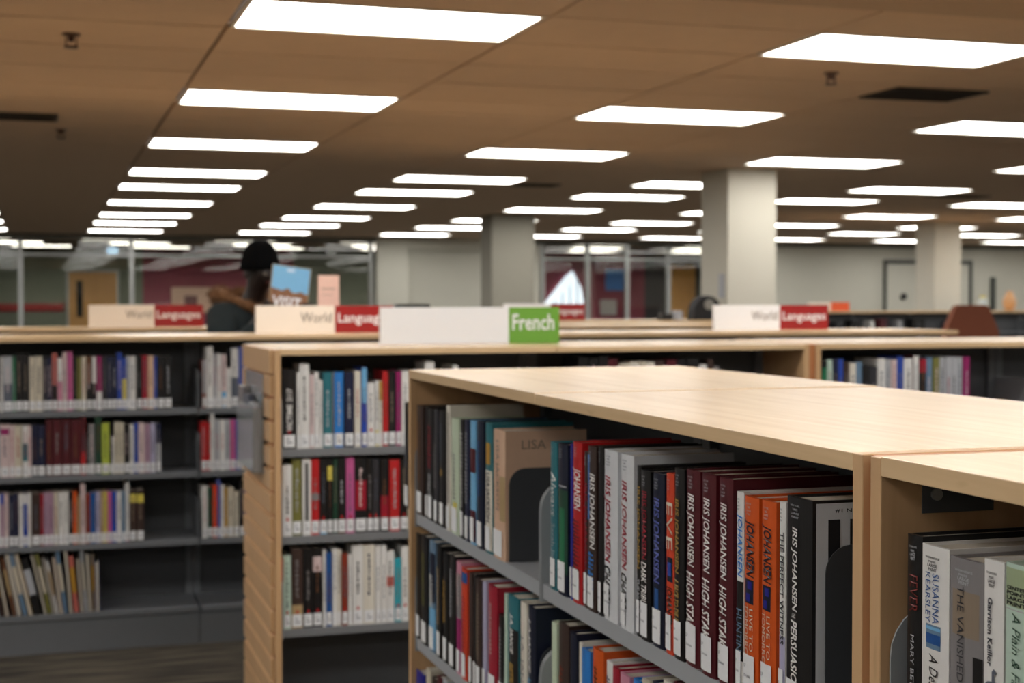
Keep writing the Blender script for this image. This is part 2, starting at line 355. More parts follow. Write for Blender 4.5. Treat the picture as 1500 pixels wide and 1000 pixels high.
# ---------------------------------------------------------------- shelving
SHZ = [1.016, .745, .455, .165]
TOP = 1.325
def case(name, lab, loc, rz, secs, depth, ends=(True, True), th=.018, wood_sides=True, slat=False, mm=metal, rail=0, ztop=TOP, label_cat='bookcase', back_books=False, shelf_z=SHZ, rec=.012):
    """double sided library range; local x along its length, y into its depth"""
    t = thing(name, lab, label_cat, loc, rz, 'double sided library bookcases')
    L = sum(secs); x0 = 0; pw = .019 if wood_sides else 0
    if wood_sides:
        for e, xa in ((0, 0), (1, L-pw)):
            if ends[e]: MB().box(xa, xa+pw, 0, depth, 0, ztop).build('end_panel', w_post, t, .0012)
    x = 0
    for i, s in enumerate(secs):
        a = x+(pw if i == 0 and wood_sides and ends[0] else 0); b = x+s-(pw if i == len(secs)-1 and wood_sides and ends[1] else 0)
        MB().box(a+.0013*(i > 0), b-.0013*(i < len(secs)-1), 0, depth, ztop-th, ztop+(.0013 if i == 0 else 0)).build('top_board', w_top, t, .001)
        mid = depth/2; u0, u1 = x+.002+(pw if i == 0 and wood_sides else 0), x+s-.002-(pw if i == len(secs)-1 and wood_sides else 0)
        box('back_panel', u0+.03, u1-.03, mid-.004, mid+.004, .15, ztop-th-.002, metal_b, t)
        box('upright', u0, u0+.03, mid-.02, mid+.02, 0, ztop-th-.001, metal_d, t); box('upright', u1-.03, u1, mid-.02, mid+.02, 0, ztop-th-.001, metal_d, t)
        for side in (0, 1):
            fy = rec if side == 0 else depth-rec; sg = 1 if side == 0 else -1; my = mid-sg*.021
            for z in shelf_z:
                low = z < .2
                m = MB()
                if sg > 0: m.box(u0+.004, u1-.004, fy, my, z-.004, z).box(u0+.004, u1-.004, fy, fy+.003, z-.024, z-.004)
                else: m.box(u0+.004, u1-.004, my, fy, z-.004, z).box(u0+.004, u1-.004, fy-.003, fy, z-.024, z-.004)
                m.build('shelf', mm, t)
                if not low and side == 0:
                    for bx in (u0+.001, u1-.0032):
                        h = .168; y0, y1 = fy-.003, my; r = .05
                        pts = [(y0, z-.03), (y1, z-.03), (y1, z+h)] + [(y0+r-r*math.sin(q*PI/12), z+h-r+r*math.cos(q*PI/12)) for q in range(0, 7)]
                        MB().prism(pts, bx, bx+.0022, 'x').build('shelf_bracket', mat('pale_grey_bracket', (160,164,168), rough=.3) if wood_sides else metal_d, t)
            # base plinth
            if sg > 0: box('plinth', u0, u1, fy+.01, fy+.03, .0, .135, metal_d, t)
            else: box('plinth', u0, u1, fy-.03, fy-.01, .0, .135, metal_d, t)
        x += s
    if slat:
        z = 1.193+.055; 
        box('slat_backing', -.0008, -.0001, .014, depth-.005, .2, 1.25, w_dark, t)
        box('slat_panel_head', -.014, 0, .014, depth-.005, z+.002, ztop-.001, w_post, t)
        while z > .25:
            MB().prism([(0, z-.067), (-.014, z-.063), (-.014, z-.006), (0, z-.002)], .014, depth-.005, 'y').build('slat', w_post, t); z -= .0733
        box('slat_panel_foot', -.014, 0, .014, depth-.005, 0, z, w_post, t)
    return t
U = .9425
near1 = case('bookcase', 'nearest maple bookcase, with two long bays of large print novels', (.765, 3.172, 0), -PI/2, [.872, 1.885-.872], .63)
near2 = case('bookcase', 'maple bookcase cut off by the right edge, nearest the viewer', (.765, 1.273, 0), -PI/2, [U, U], .63)
box('filler_strip', 1.8855, 1.8985, .010, .62, 0, TOP-.0007, w_dark, near1)
fr1 = case('bookcase', 'maple bookcase under the French sign, with slatted end panel', (.690, 4.61, 0), 0, [.92, .92], .65, slat=True, mm=metal_m)
fr2 = case('bookcase', 'maple bookcase on the right, beyond the near counter top', (2.556, 4.61, 0), 0, [.94]*5, .65, mm=metal_m)
box('filler_strip', 1.8405, 1.8655, .006, .64, 0, TOP-.002, w_dark, fr1)
leftc = case('bookcase', 'long dark metal bookcase at left with maple top', (-2.168, 6.508, 0), 0, [.9395]*7, .64, wood_sides=False, mm=metal_d, th=.02)
c3 = case('bookcase', 'bookcase behind the person, only its wooden top showing', (-2.2, 8.55, 0), 0, [.94]*7, .64, wood_sides=False, mm=metal_d, th=.02)
c4 = case('bookcase', 'distant bookcase carrying the black bag, only wooden top showing', (1.9, 10.5, 0), 0, [.94]*4, .64, wood_sides=False, mm=metal_d, th=.02)
c5 = case('bookcase', 'far bookcase at right in front of the wall door', (10.2, 18.8, 0), 0, [.94]*6, .5, wood_sides=False, mm=metal_d, th=.03)
screw = MB().lathe([(.001,0),(.006,0),(.006,.003),(.001,.003)], seg=10).build('bracket_screw', alu, near2); screw.matrix_local = Matrix.Translation((.0204, .060, 1.288)) @ Matrix.Rotation(PI/2, 4, 'Y')
box('fixing_plate', .0191, .0205, .045, .125, 1.270, 1.306, metal_b, near2)
# ---------------------------------------------------------------- books
ROWS = {
 'left1': [(-0.171, 0.018, 0.228, 'grey'),(-0.154, 0.012, 0.228, 'white'),(-0.142, 0.036, 0.231, 'slate', 'art:silver:0:.5'),(-0.105, 0.011, 0.227, 'green'),(-0.093, 0.026, 0.24, 'black'),(-0.067, 0.026, 0.239, 'black'),(-0.039, 0.024, 0.227, 'cream'),(-0.014, 0.027, 0.229, 'cream'),(0.015, 0.015, 0.226, 'charcoal'),(0.03, 0.021, 0.226, 'navy'),(0.051, 0.021, 0.241, 'salmon', 'art:black:.55:1'),(0.073, 0.019, 0.222, 'rose', 'art:white:0:.45'),(0.093, 0.018, 0.244, 'blush'),(0.112, 0.022, 0.246, 'pink'),(0.134, 0.016, 0.225, 'black'),(0.151, 0.015, 0.224, 'olive'),(0.168, 0.019, 0.227, 'cream'),(0.189, 0.02, 0.227, 'brown', 'art:black:.5:1'),(0.211, 0.017, 0.227, 'black', 'art:white:0:.5'),(0.229, 0.023, 0.227, 'magenta', 'art:white:.65:1'),(0.254, 0.016, 0.223, 'charcoal'),(0.271, 0.021, 0.226, 'navy'),(0.292, 0.021, 0.226, 'navy'),(0.314, 0.019, 0.241, 'blue'),(0.333, 0.018, 0.219, 'blue', 'art:lemon:.4:.8'),(0.352, 0.014, 0.225, 'silver'),(0.337, 0.012, 0.219, 'blue', 'art:lemon:.4:.6'),(0.35, 0.014, 0.225, 'silver'),(0.365, 0.025, 0.225, 'white'),(0.393, 0.023, 0.223, 'black'),(0.417, 0.021, 0.228, 'crimson'),(0.439, 0.025, 0.227, 'peach'),(0.464, 0.014, 0.224, 'blue'),(0.479, 0.029, 0.224, 'black'),(0.508, 0.031, 0.223, 'black')],
 'left1b': [(0.667, 0.015, 0.205, 'rust', 'art:silver:0:.7'),(0.684, 0.029, 0.263, 'white'),(0.713, 0.015, 0.232, 'silver'),(0.729, 0.018, 0.232, 'white'),(0.748, 0.022, 0.228, 'blush', 'art:sky:.7:1'),(0.77, 0.019, 0.17, 'white'),(0.79, 0.03, 0.256, 'slate', 'art:white:0:.5'),(0.821, 0.023, 0.259, 'periwinkle'),(0.847, 0.026, 0.252, 'black')],
 'left2': [(-0.18, 0.023, 0.224, 'silver'),(-0.156, 0.035, 0.22, 'blush', 'art:magenta:.08:.2'),(-0.12, 0.02, 0.217, 'blush'),(-0.1, 0.029, 0.216, 'cream'),(-0.068, 0.021, 0.215, 'white', 'art:teal:.35:.7'),(-0.047, 0.014, 0.214, 'blush'),(-0.031, 0.021, 0.217, 'navy'),(-0.009, 0.03, 0.213, 'navy'),(0.024, 0.025, 0.236, 'maroon'),(0.05, 0.037, 0.236, 'maroon'),(0.088, 0.035, 0.235, 'maroon'),(0.124, 0.039, 0.234, 'maroon'),(0.164, 0.02, 0.24, 'red', 'art:maroon:0:.6'),(0.185, 0.012, 0.183, 'black'),(0.197, 0.022, 0.214, 'grey'),(0.221, 0.027, 0.245, 'forest'),(0.249, 0.03, 0.216, 'lime'),(0.28, 0.01, 0.212, 'black'),(0.29, 0.009, 0.158, 'white'),(0.3, 0.019, 0.218, 'cream'),(0.32, 0.019, 0.217, 'cream'),(0.34, 0.023, 0.211, 'black'),(0.338, 0.019, 0.211, 'black', 'art:tan:.4:.8'),(0.358, 0.022, 0.207, 'white'),(0.381, 0.017, 0.213, 'blue'),(0.399, 0.026, 0.214, 'blush'),(0.426, 0.02, 0.208, 'mauve'),(0.447, 0.022, 0.211, 'lavender'),(0.471, 0.022, 0.21, 'navy', 'art:silver:.4:.8')],
 'left2b': [(0.66, 0.023, 0.212, 'red'),(0.684, 0.015, 0.208, 'red'),(0.7, 0.017, 0.25, 'white'),(0.718, 0.021, 0.22, 'silver'),(0.74, 0.022, 0.217, 'white'),(0.762, 0.022, 0.218, 'silver'),(0.785, 0.021, 0.217, 'pink'),(0.808, 0.021, 0.217, 'blue'),(0.83, 0.024, 0.221, 'cream'),(0.855, 0.021, 0.211, 'white')],
 'left3': [(-0.184, 0.026, 0.22, 'white'),(-0.159, 0.015, 0.224, 'mauve', 'art:blue:0:.2'),(-0.143, 0.016, 0.223, 'blush'),(-0.125, 0.02, 0.218, 'navy'),(-0.105, 0.018, 0.222, 'navy'),(-0.085, 0.015, 0.221, 'white'),(-0.069, 0.017, 0.22, 'blue', 'art:white:0:.2'),(-0.051, 0.014, 0.222, 'white'),(-0.034, 0.032, 0.219, 'umber'),(-0.001, 0.013, 0.218, 'crimson'),(0.013, 0.02, 0.222, 'mauve'),(0.033, 0.019, 0.221, 'mauve'),(0.053, 0.018, 0.222, 'cream'),(0.073, 0.019, 0.221, 'white'),(0.093, 0.019, 0.222, 'white'),(0.113, 0.017, 0.222, 'black'),(0.13, 0.016, 0.222, 'orange'),(0.147, 0.011, 0.198, 'tan'),(0.16, 0.021, 0.251, 'blush'),(0.182, 0.017, 0.21, 'rust'),(0.2, 0.021, 0.214, 'cobalt'),(0.222, 0.018, 0.218, 'lavender'),(0.241, 0.014, 0.217, 'tan'),(0.256, 0.013, 0.217, 'lemon'),(0.27, 0.016, 0.216, 'pink'),(0.287, 0.02, 0.216, 'blue'),(0.307, 0.02, 0.215, 'white'),(0.328, 0.014, 0.214, 'steel'),(0.343, 0.016, 0.25, 'white', 'art:magenta:.88:1'),(0.36, 0.027, 0.219, 'umber', 'art:lemon:.08:.25'),(0.389, 0.031, 0.218, 'umber', 'art:lemon:.08:.25')],
 'left3b': [(0.663, 0.023, 0.224, 'white'),(0.687, 0.02, 0.214, 'forest'),(0.708, 0.019, 0.227, 'vermilion'),(0.729, 0.012, 0.25, 'periwinkle'),(0.742, 0.015, 0.226, 'white'),(0.757, 0.015, 0.211, 'ochre'),(0.773, 0.023, 0.216, 'cream'),(0.798, 0.021, 0.196, 'cream'),(0.822, 0.021, 0.242, 'black'),(0.844, 0.027, 0.227, 'mauve')],
 'mags': [(-0.161, 0.019, 0.239, 'umber', -0.185),(-0.141, 0.015, 0.265, 'brown', -0.165),(-0.112, 0.015, 0.245, 'brown', -0.19),(-0.094, 0.019, 0.267, 'silver', -0.189),(-0.072, 0.021, 0.257, 'steel', -0.212),(-0.049, 0.019, 0.269, 'ochre', -0.221),(-0.027, 0.035, 0.236, 'black', -0.229),(0.011, 0.013, 0.248, 'black', -0.205),(0.027, 0.017, 0.252, 'olive', -0.201),(0.046, 0.01, 0.237, 'grey', -0.178),(0.059, 0.011, 0.222, 'white', -0.177),(0.074, 0.016, 0.235, 'rust', -0.131),(0.091, 0.018, 0.262, 'steel', -0.128),(0.113, 0.014, 0.275, 'grey', -0.081),(0.132, 0.023, 0.237, 'salmon', -0.094),(0.158, 0.014, 0.222, 'maroon', -0.075),(0.176, 0.012, 0.267, 'silver', -0.072),(0.19, 0.016, 0.243, 'charcoal', -0.045),(0.207, 0.011, 0.242, 'taupe', -0.023),(0.221, 0.016, 0.209, 'blue', -0.013)],
 'fr1': [(0.717, 0.041, 0.247, 'black'),(0.761, 0.009, 0.238, 'white'),(0.771, 0.03, 0.263, 'white'),(0.802, 0.014, 0.229, 'blush'),(0.816, 0.015, 0.237, 'white'),(0.832, 0.011, 0.212, 'white'),(0.844, 0.028, 0.236, 'teal'),(0.873, 0.006, 0.236, 'grey'),(0.88, 0.029, 0.236, 'azure'),(0.911, 0.03, 0.236, 'navy'),(0.943, 0.021, 0.239, 'ivory'),(0.966, 0.017, 0.249, 'blue', 'art:sky:0:.45'),(0.984, 0.024, 0.201, 'white'),(1.01, 0.011, 0.206, 'white', 'art:lemon:.75:1'),(1.022, 0.011, 0.206, 'ivory', 'art:ochre:0:.3'),(1.034, 0.018, 0.237, 'red'),(1.053, 0.023, 0.236, 'black'),(1.077, 0.017, 0.236, 'magenta'),(1.095, 0.024, 0.236, 'white'),(1.12, 0.016, 0.238, 'silver'),(1.138, 0.016, 0.232, 'navy'),(1.171, 0.032, 0.264, 'white'),(1.209, 0.023, 0.237, 'cream'),(1.234, 0.027, 0.233, 'grey'),(1.264, 0.018, 0.252, 'white')],
 'fr1b': [(1.691, 0.036, 0.273, 'black'),(1.729, 0.031, 0.269, 'black'),(1.762, 0.033, 0.274, 'black'),(1.796, 0.035, 0.267, 'maroon'),(1.838, 0.035, 0.25, 'cream'),(1.875, 0.033, 0.255, 'ivory'),(1.91, 0.025, 0.256, 'cream'),(1.937, 0.025, 0.254, 'ivory'),(1.963, 0.034, 0.259, 'umber'),(2.006, 0.036, 0.261, 'maroon'),(2.045, 0.032, 0.262, 'black'),(2.08, 0.045, 0.264, 'black'),(2.128, 0.027, 0.243, 'white'),(2.157, 0.02, 0.261, 'umber'),(2.179, 0.022, 0.236, 'grey')],
 'fr2': [(0.716, 0.029, 0.221, 'white'),(0.746, 0.03, 0.238, 'olive'),(0.778, 0.027, 0.238, 'white', 'art:black:.05:.95:.4'),(0.805, 0.026, 0.237, 'red', 'art:grey:.45:.55'),(0.832, 0.023, 0.238, 'black', 'art:sky:.85:1'),(0.856, 0.017, 0.238, 'black', 'art:lemon:.1:.3'),(0.875, 0.014, 0.236, 'forest'),(0.889, 0.026, 0.237, 'black', 'art:brown:.8:1'),(0.916, 0.026, 0.239, 'pink'),(0.944, 0.037, 0.236, 'black', 'art:crimson:.3:.7'),(0.982, 0.02, 0.233, 'black'),(1.002, 0.019, 0.231, 'charcoal'),(1.026, 0.026, 0.229, 'black', 'art:crimson:.5:.9'),(1.055, 0.033, 0.226, 'red'),(1.09, 0.023, 0.228, 'black'),(1.114, 0.022, 0.224, 'cream')],
 'fr3': [(0.711, 0.005, 0.222, 'red'),(0.717, 0.024, 0.23, 'mint'),(0.742, 0.036, 0.25, 'umber', 'art:tan:.7:1'),(0.779, 0.03, 0.248, 'black'),(0.81, 0.03, 0.247, 'black', 'art:blush:.1:.3'),(0.841, 0.009, 0.242, 'white'),(0.851, 0.02, 0.231, 'cobalt'),(0.872, 0.014, 0.243, 'white'),(0.886, 0.014, 0.239, 'ivory'),(0.901, 0.019, 0.227, 'rust'),(0.921, 0.012, 0.223, 'white'),(0.935, 0.035, 0.251, 'white'),(0.97, 0.037, 0.25, 'ivory'),(1.008, 0.017, 0.245, 'white'),(1.026, 0.018, 0.246, 'white'),(1.045, 0.025, 0.227, 'white', 'art:salmon:.35:.5'),(1.071, 0.022, 0.203, 'turquoise'),(1.094, 0.022, 0.238, 'white'),(1.118, 0.024, 0.231, 'cream')],
 'rt1': [(2.589, 0.022, 0.252, 'black', 'art:green:.1:.5'),(2.612, 0.021, 0.254, 'mint'),(2.634, 0.02, 0.257, 'navy'),(2.654, 0.021, 0.257, 'black', 'art:blue:0:.5'),(2.676, 0.021, 0.243, 'umber'),(2.699, 0.025, 0.241, 'ivory'),(2.725, 0.024, 0.244, 'steel'),(2.751, 0.028, 0.232, 'black'),(2.779, 0.03, 0.228, 'charcoal'),(2.811, 0.032, 0.255, 'white'),(2.844, 0.02, 0.252, 'silver'),(2.865, 0.022, 0.251, 'blush'),(2.888, 0.026, 0.262, 'blue'),(2.916, 0.034, 0.254, 'white'),(2.951, 0.024, 0.264, 'maroon', 'art:white:0:.5'),(2.977, 0.029, 0.253, 'black', 'art:crimson:0:.2'),(3.006, 0.026, 0.259, 'steel'),(3.034, 0.027, 0.257, 'olive'),(3.062, 0.022, 0.258, 'silver'),(3.085, 0.023, 0.258, 'silver'),(3.108, 0.024, 0.257, 'silver'),(3.133, 0.024, 0.257, 'silver'),(3.158, 0.026, 0.257, 'magenta')],
 'n1': [(3.2588, 0.0578, 0.234, 'black', 'n11'),(3.1975, 0.0489, 0.235, 'plum', 'n12'),(3.1469, 0.0658, 0.234, 'umber', 'n13'),(3.0778, 0.023, 0.235, 'black', ''),(3.0532, 0.0528, 0.233, 'black', 'n15'),(2.9989, 0.0389, 0.235, 'charcoal', 'n16'),(2.9585, 0.0499, 0.236, 'black', 'n17'),(2.8996, 0.0351, 0.25, 'ivory', 'n18'),(2.8632, 0.0665, 0.228, 'celadon', 'n19'),(2.794, 0.0301, 0.23, 'black', 'n20'),(2.7626, 0.0361, 0.232, 'navy', 'n21'),(2.7252, 0.0442, 0.233, 'sky', 'n22'),(2.6784, 0.0515, 0.236, 'midnight', 'n23'),(2.6245, 0.0508, 0.237, 'teal', 'n24'),(2.5713, 0.0717, 0.23, 'peach', 'n25')],
 'n2': [(2.2591, 0.0392, 0.235, 'teal', 'a1'),(2.2182, 0.0531, 0.236, 'midnight', 'a2'),(2.1642, 0.0125, 0.24, 'royal', ''),(2.1509, 0.0471, 0.245, 'red', 'a4'),(2.103, 0.0174, 0.234, 'umber', 'a5'),(2.0848, 0.0408, 0.244, 'umber', 'a6'),(2.0433, 0.0202, 0.247, 'black', ''),(2.0223, 0.0628, 0.245, 'pearl', 'a8'),(1.9581, 0.0567, 0.245, 'pearl', 'a8'),(1.9001, 0.0165, 0.234, 'black', 'a10'),(1.8823, 0.0391, 0.23, 'black', 'a11'),(1.8419, 0.0449, 0.231, 'midnight', 'a12'),(1.7964, 0.0273, 0.235, 'vermilion', 'a13'),(1.7679, 0.0362, 0.245, 'black', 'a14'),(1.7349, 0.0487, 0.247, 'maroon', 'a15'),(1.6848, 0.0476, 0.248, 'maroon', 'a15'),(1.6359, 0.0446, 0.248, 'maroon', 'a15'),(1.5905, 0.0206, 0.236, 'white', 'a18'),(1.5693, 0.0433, 0.234, 'orange', 'a19'),(1.5243, 0.0412, 0.235, 'orange', 'a19'),(1.482, 0.0161, 0.238, 'white', 'a21'),(1.4654, 0.0581, 0.247, 'black', 'a22')],
 'n3': [(1.2295, 0.0255, 0.24, 'black', 'b1'),(1.2035, 0.0447, 0.235, 'white', 'b2'),(1.1579, 0.0516, 0.231, 'grey', 'b3'),(1.1056, 0.0289, 0.237, 'white', 'b4'),(1.0756, 0.0395, 0.239, 'mint', 'b5'),(1.0344, 0.0383, 0.239, 'navy', '')],
 'n4': [(3.1662, 0.0588, 0.227, 'black', 'c1'),(3.106, 0.0665, 0.231, 'black', 'c2'),(3.0368, 0.0598, 0.23, 'steel', 'c3'),(2.9757, 0.0434, 0.23, 'black', 'c4'),(2.9311, 0.046, 0.222, 'black', 'c5'),(2.8839, 0.0544, 0.225, 'black', 'c6'),(2.8283, 0.0396, 0.22, 'rose', 'c7'),(2.7877, 0.0477, 0.215, 'vermilion', 'c8'),(2.7377, 0.0295, 0.213, 'umber', ''),(2.7071, 0.0211, 0.213, 'black', ''),(2.6849, 0.0435, 0.212, 'umber', 'c10'),(2.6403, 0.0276, 0.214, 'lavender', ''),(2.6117, 0.0646, 0.215, 'crimson', 'c12'),(2.5452, 0.0376, 0.172, 'black', 'c13'),(2.5056, 0.0193, 0.216, 'mint', ''),(2.4853, 0.0719, 0.22, 'teal', 'c15'),(2.4116, 0.0394, 0.221, 'ivory', 'c16'),(2.3714, 0.0459, 0.222, 'midnight', 'c17')],
 'n5': [(2.2512, 0.0278, 0.219, 'celadon', 'd1'),(2.2222, 0.0554, 0.225, 'umber', 'd2'),(2.1656, 0.0344, 0.221, 'midnight', 'd3'),(2.1301, 0.0157, 0.212, 'ivory', 'd4'),(2.1138, 0.0443, 0.207, 'azure', 'd5'),(2.0684, 0.0534, 0.219, 'orange', 'd6'),(2.0139, 0.0278, 0.211, 'white', 'd7'),(1.9856, 0.0305, 0.209, 'crimson', ''),(1.9542, 0.0428, 0.208, 'rose', ''),(1.9104, 0.0312, 0.21, 'azure', 'd9'),(1.8783, 0.0347, 0.218, 'cream', ''),(1.8415, 0.0322, 0.223, 'navy', ''),(1.8071, 0.0312, 0.233, 'ivory', ''),(1.7719, 0.036, 0.239, 'maroon', ''),(1.7339, 0.0366, 0.244, 'black', '')],
 'n6': [(3.2176, 0.0577, 0.231, 'black', ''),(3.1571, 0.0801, 0.22, 'royal', ''),(3.0742, 0.0462, 0.241, 'cream', ''),(3.0254, 0.0449, 0.234, 'umber', ''),(2.9778, 0.0436, 0.248, 'maroon', ''),(2.9317, 0.0423, 0.253, 'silver', ''),(2.8869, 0.0412, 0.25, 'black', '')],
}

def book_body(o, w, h, d, cm, seg=4, hard=True):
    t = min(.0026, w*.12); bul = min(.0024, w*.06)
    arc = lambda x: -bul*(1-(2*x/w-1)**2)
    pts = [(0, d)] + [(w*i/seg, arc(w*i/seg)) for i in range(seg+1)] + [(w, d), (w-t, d), (w-t, .003), (t, .003), (t, d)]
    MB().prism(pts, 0, h).build('cover', cm, o)
    o_ = .003 if hard else .0006
    box('page_block', t+.0001, w-t-.0001, .004, d-o_, o_, h-o_, pagem, o)
    return arc
def mk_book(w, h, d, col, lab, loc, rz, group, sticker=True, art=None, marks=None, seg=4, near=None, leaf=False, tilt=0, name='book'):
    o = thing(name, lab, 'book', loc, rz, group)
    if tilt: o.rotation_euler = (0, tilt, rz)
    arc = book_body(o, w, h, d, cmat(col), seg)
    if art:
        c, a, b = art[:3]; ww = art[3] if len(art) > 3 else 1
        strip('spine_art', cmat(c), o, w*(1-ww)/2+.0006, w*(1+ww)/2-.0006, h*a+.001, h*b-.001, arc, .0003, seg)
    if sticker:
        sh = .038 if h < .3 else .05
        strip('spine_label', stick, o, w*.06, w*.94, .006, .006+sh, arc, .0007, seg)
        if w > .013: 
            m = MB()
            for q in range(2): 
                zz = .028-q*.010; m.box(w*.3, w*.3+w*(.2+.25*q), arc(w/2)-.0013, arc(w/2)-.0009, zz, zz+.004)
            m.build('label_print', mat('grey_ink', (120,122,130)), o)
    if leaf:
        x = w/2; z = .052; m = MB(); y = arc(x)-.0012
        m.prism([(x-.006, z), (x, z-.006), (x+.006, z), (x+.003, z+.002), (x, z+.008), (x-.003, z+.002)], y-.0003, y, 'y'); m.build('leaf_sticker', cmat('red'), o)
    if marks:
        mc, a, b = marks; m = MB(); z = h*b; lo = h*a; ww = w*.24
        while z > lo:
            l = rnd.uniform(.004, .013); x0 = w*.36+rnd.uniform(0, .05)*w; y = arc(w/2)-.0008
            m.box(x0, x0+ww*rnd.uniform(.6, 1), y-.0003, y, z-l, z); z -= l+rnd.uniform(.002, .007)
        m.build('title', cmat(mc), o)
    return o, arc
def size_word(h, w):
    return 'tall ' if h > .248 else ('short ' if h < .205 else ('thick ' if w > .034 else ('slim ' if w < .0125 else '')))
LIGHT = {'white','ivory','cream','silver','blush','celadon','mint','lemon','lavender','pearl','peach','sky','lime','rose','mauve'}
def far_row(key, y, z, where, group, leaf=0.0, gap=0):
    rows = ROWS[key]
    for i, r in enumerate(rows):
        x, w, h, col = r[:4]; art = None
        if len(r) > 4:
            q = r[4].split(':'); art = (q[1], 1-float(q[3]), 1-float(q[2]))+((float(q[4]),) if len(q) > 4 else ())
        nm = CN.get(col, col); ex = ''
        if art: ex = ' with %s panel' % CN.get(art[0], art[0])
        lab = '%s%s book%s, %s from left on %s' % (size_word(h, w), nm, ex, ordn(i+1), where)
        mc = rnd.choice(['charcoal','navy','crimson','slate']) if col in LIGHT else rnd.choice(['silver','grey','taupe','slate','brown','blush'])
        hh = min(h, .285)
        if len(lab.split()) > 16: lab = '%s book%s, %s from left on %s' % (nm, ex, ordn(i+1), where)
        if len(lab.split()) > 16: lab = '%s book, %s from left on %s' % (nm, ordn(i+1), where)
        vict = key == 'fr1' and i == 0
        if vict: lab = 'black novel with large white upright title, first on top shelf under the French sign'
        o, arc = mk_book(w-.0012, hh, rnd.uniform(.135, .155), col, lab, (x+.0006, y+rnd.uniform(0, .006), z), 0, group, art=art, marks=None if vict else (mc, rnd.uniform(.3, .45), rnd.uniform(.7, .92)), seg=2, leaf=rnd.random() < leaf and w > .017)
        if vict:
            lettering_up('VICTIME', 'title', cmat('white'), o, w*.3, w*.72, h*.22, h*.56, -.0012, .03, arc); lettering_up('2117', 'title', cmat('white'), o, w*.3, w*.72, h*.6, h*.76, -.0012, .03, arc)
YLB, YFB = 6.524, 4.628
far_row('left1', YLB, SHZ[0], 'top left shelf, dark metal bookcase', 'books on the top left shelf of the dark metal bookcase')
far_row('left1b', YLB, SHZ[0], 'top right shelf, dark metal bookcase', 'books on the top right shelf of the dark metal bookcase')
far_row('left2', YLB, SHZ[1], 'second left shelf, dark metal bookcase', 'books on the second left shelf of the dark metal bookcase')
far_row('left2b', YLB, SHZ[1], 'second right shelf, dark metal bookcase', 'books on the second right shelf of the dark metal bookcase')
far_row('left3', YLB, SHZ[2], 'third left shelf, dark metal bookcase', 'books on the third left shelf of the dark metal bookcase')
far_row('left3b', YLB, SHZ[2], 'third right shelf, dark metal bookcase', 'books on the third right shelf of the dark metal bookcase')
far_row('fr1', YFB, SHZ[0], 'top shelf under the French sign', 'books on the top shelf under the French sign', .45)
far_row('fr1b', YFB, SHZ[0], 'top shelf glimpsed beyond the near counter', 'books on the top shelf beyond the near counter')
far_row('fr2', YFB, SHZ[1], 'second shelf under the French sign', 'books on the second shelf under the French sign', .6)
far_row('fr3', YFB, SHZ[2], 'third shelf under the French sign', 'books on the third shelf under the French sign', .6)
far_row('rt1', YFB, SHZ[0], 'right background shelf', 'books on the right background shelf')
for i, (x, w, h, col, ang) in enumerate(ROWS['mags']):
    h2 = min(.262, h/math.cos(ang)); lab = 'leaning %s magazine, %s from left on bottom shelf' % (CN.get(col, col), ordn(i+1))
    t = thing('magazine', lab, 'magazine', (x, YLB+rnd.uniform(0, .01), SHZ[3]+abs(math.sin(ang))*w*1.0+.0005 if ang > 0 else SHZ[3]+.0005), 0, 'magazines leaning on the bottom shelf'); t.rotation_euler = (0, ang, 0)
    ww = max(.008, w*.8)
    box('cover', 0, .001, 0, .2, 0, h2, cmat(col), t); box('cover', ww-.001, ww, 0, .2, 0, h2, cmat(col), t); box('pages', .001, ww-.001, .0004, .198, 0, h2-.001, pagem if i % 2 else cmat(col), t)
    if i % 2 == 0: box('spine_panel', .0005, ww-.0005, -.0006, .0002, h2*.35, h2*.8, cmat(rnd.choice(['cream','silver','tan','ochre'])), t)
for i, (x, w, col, h) in enumerate(((10.75,.12,'charcoal',.16),(11.0,.1,'black',.18),(11.3,.07,'white',.17),(11.45,.12,'maroon',.2),(11.75,.08,'silver',.17),(12.0,.2,'black',.2),(12.6,.3,'navy',.15),(13.0,.25,'charcoal',.18))):
    tag(box('storage_box', x, x+w, 18.83, 19.02, 1.016, 1.016+h, cmat(col), bevel=.004), '%s box, %s from left on the far right bookcase' % (CN.get(col, col), ordn(i+1)), 'box', 'boxes on the far right bookcase')

# near rows: spines face -X
W, G, B = 'white', 'gold', 'black'
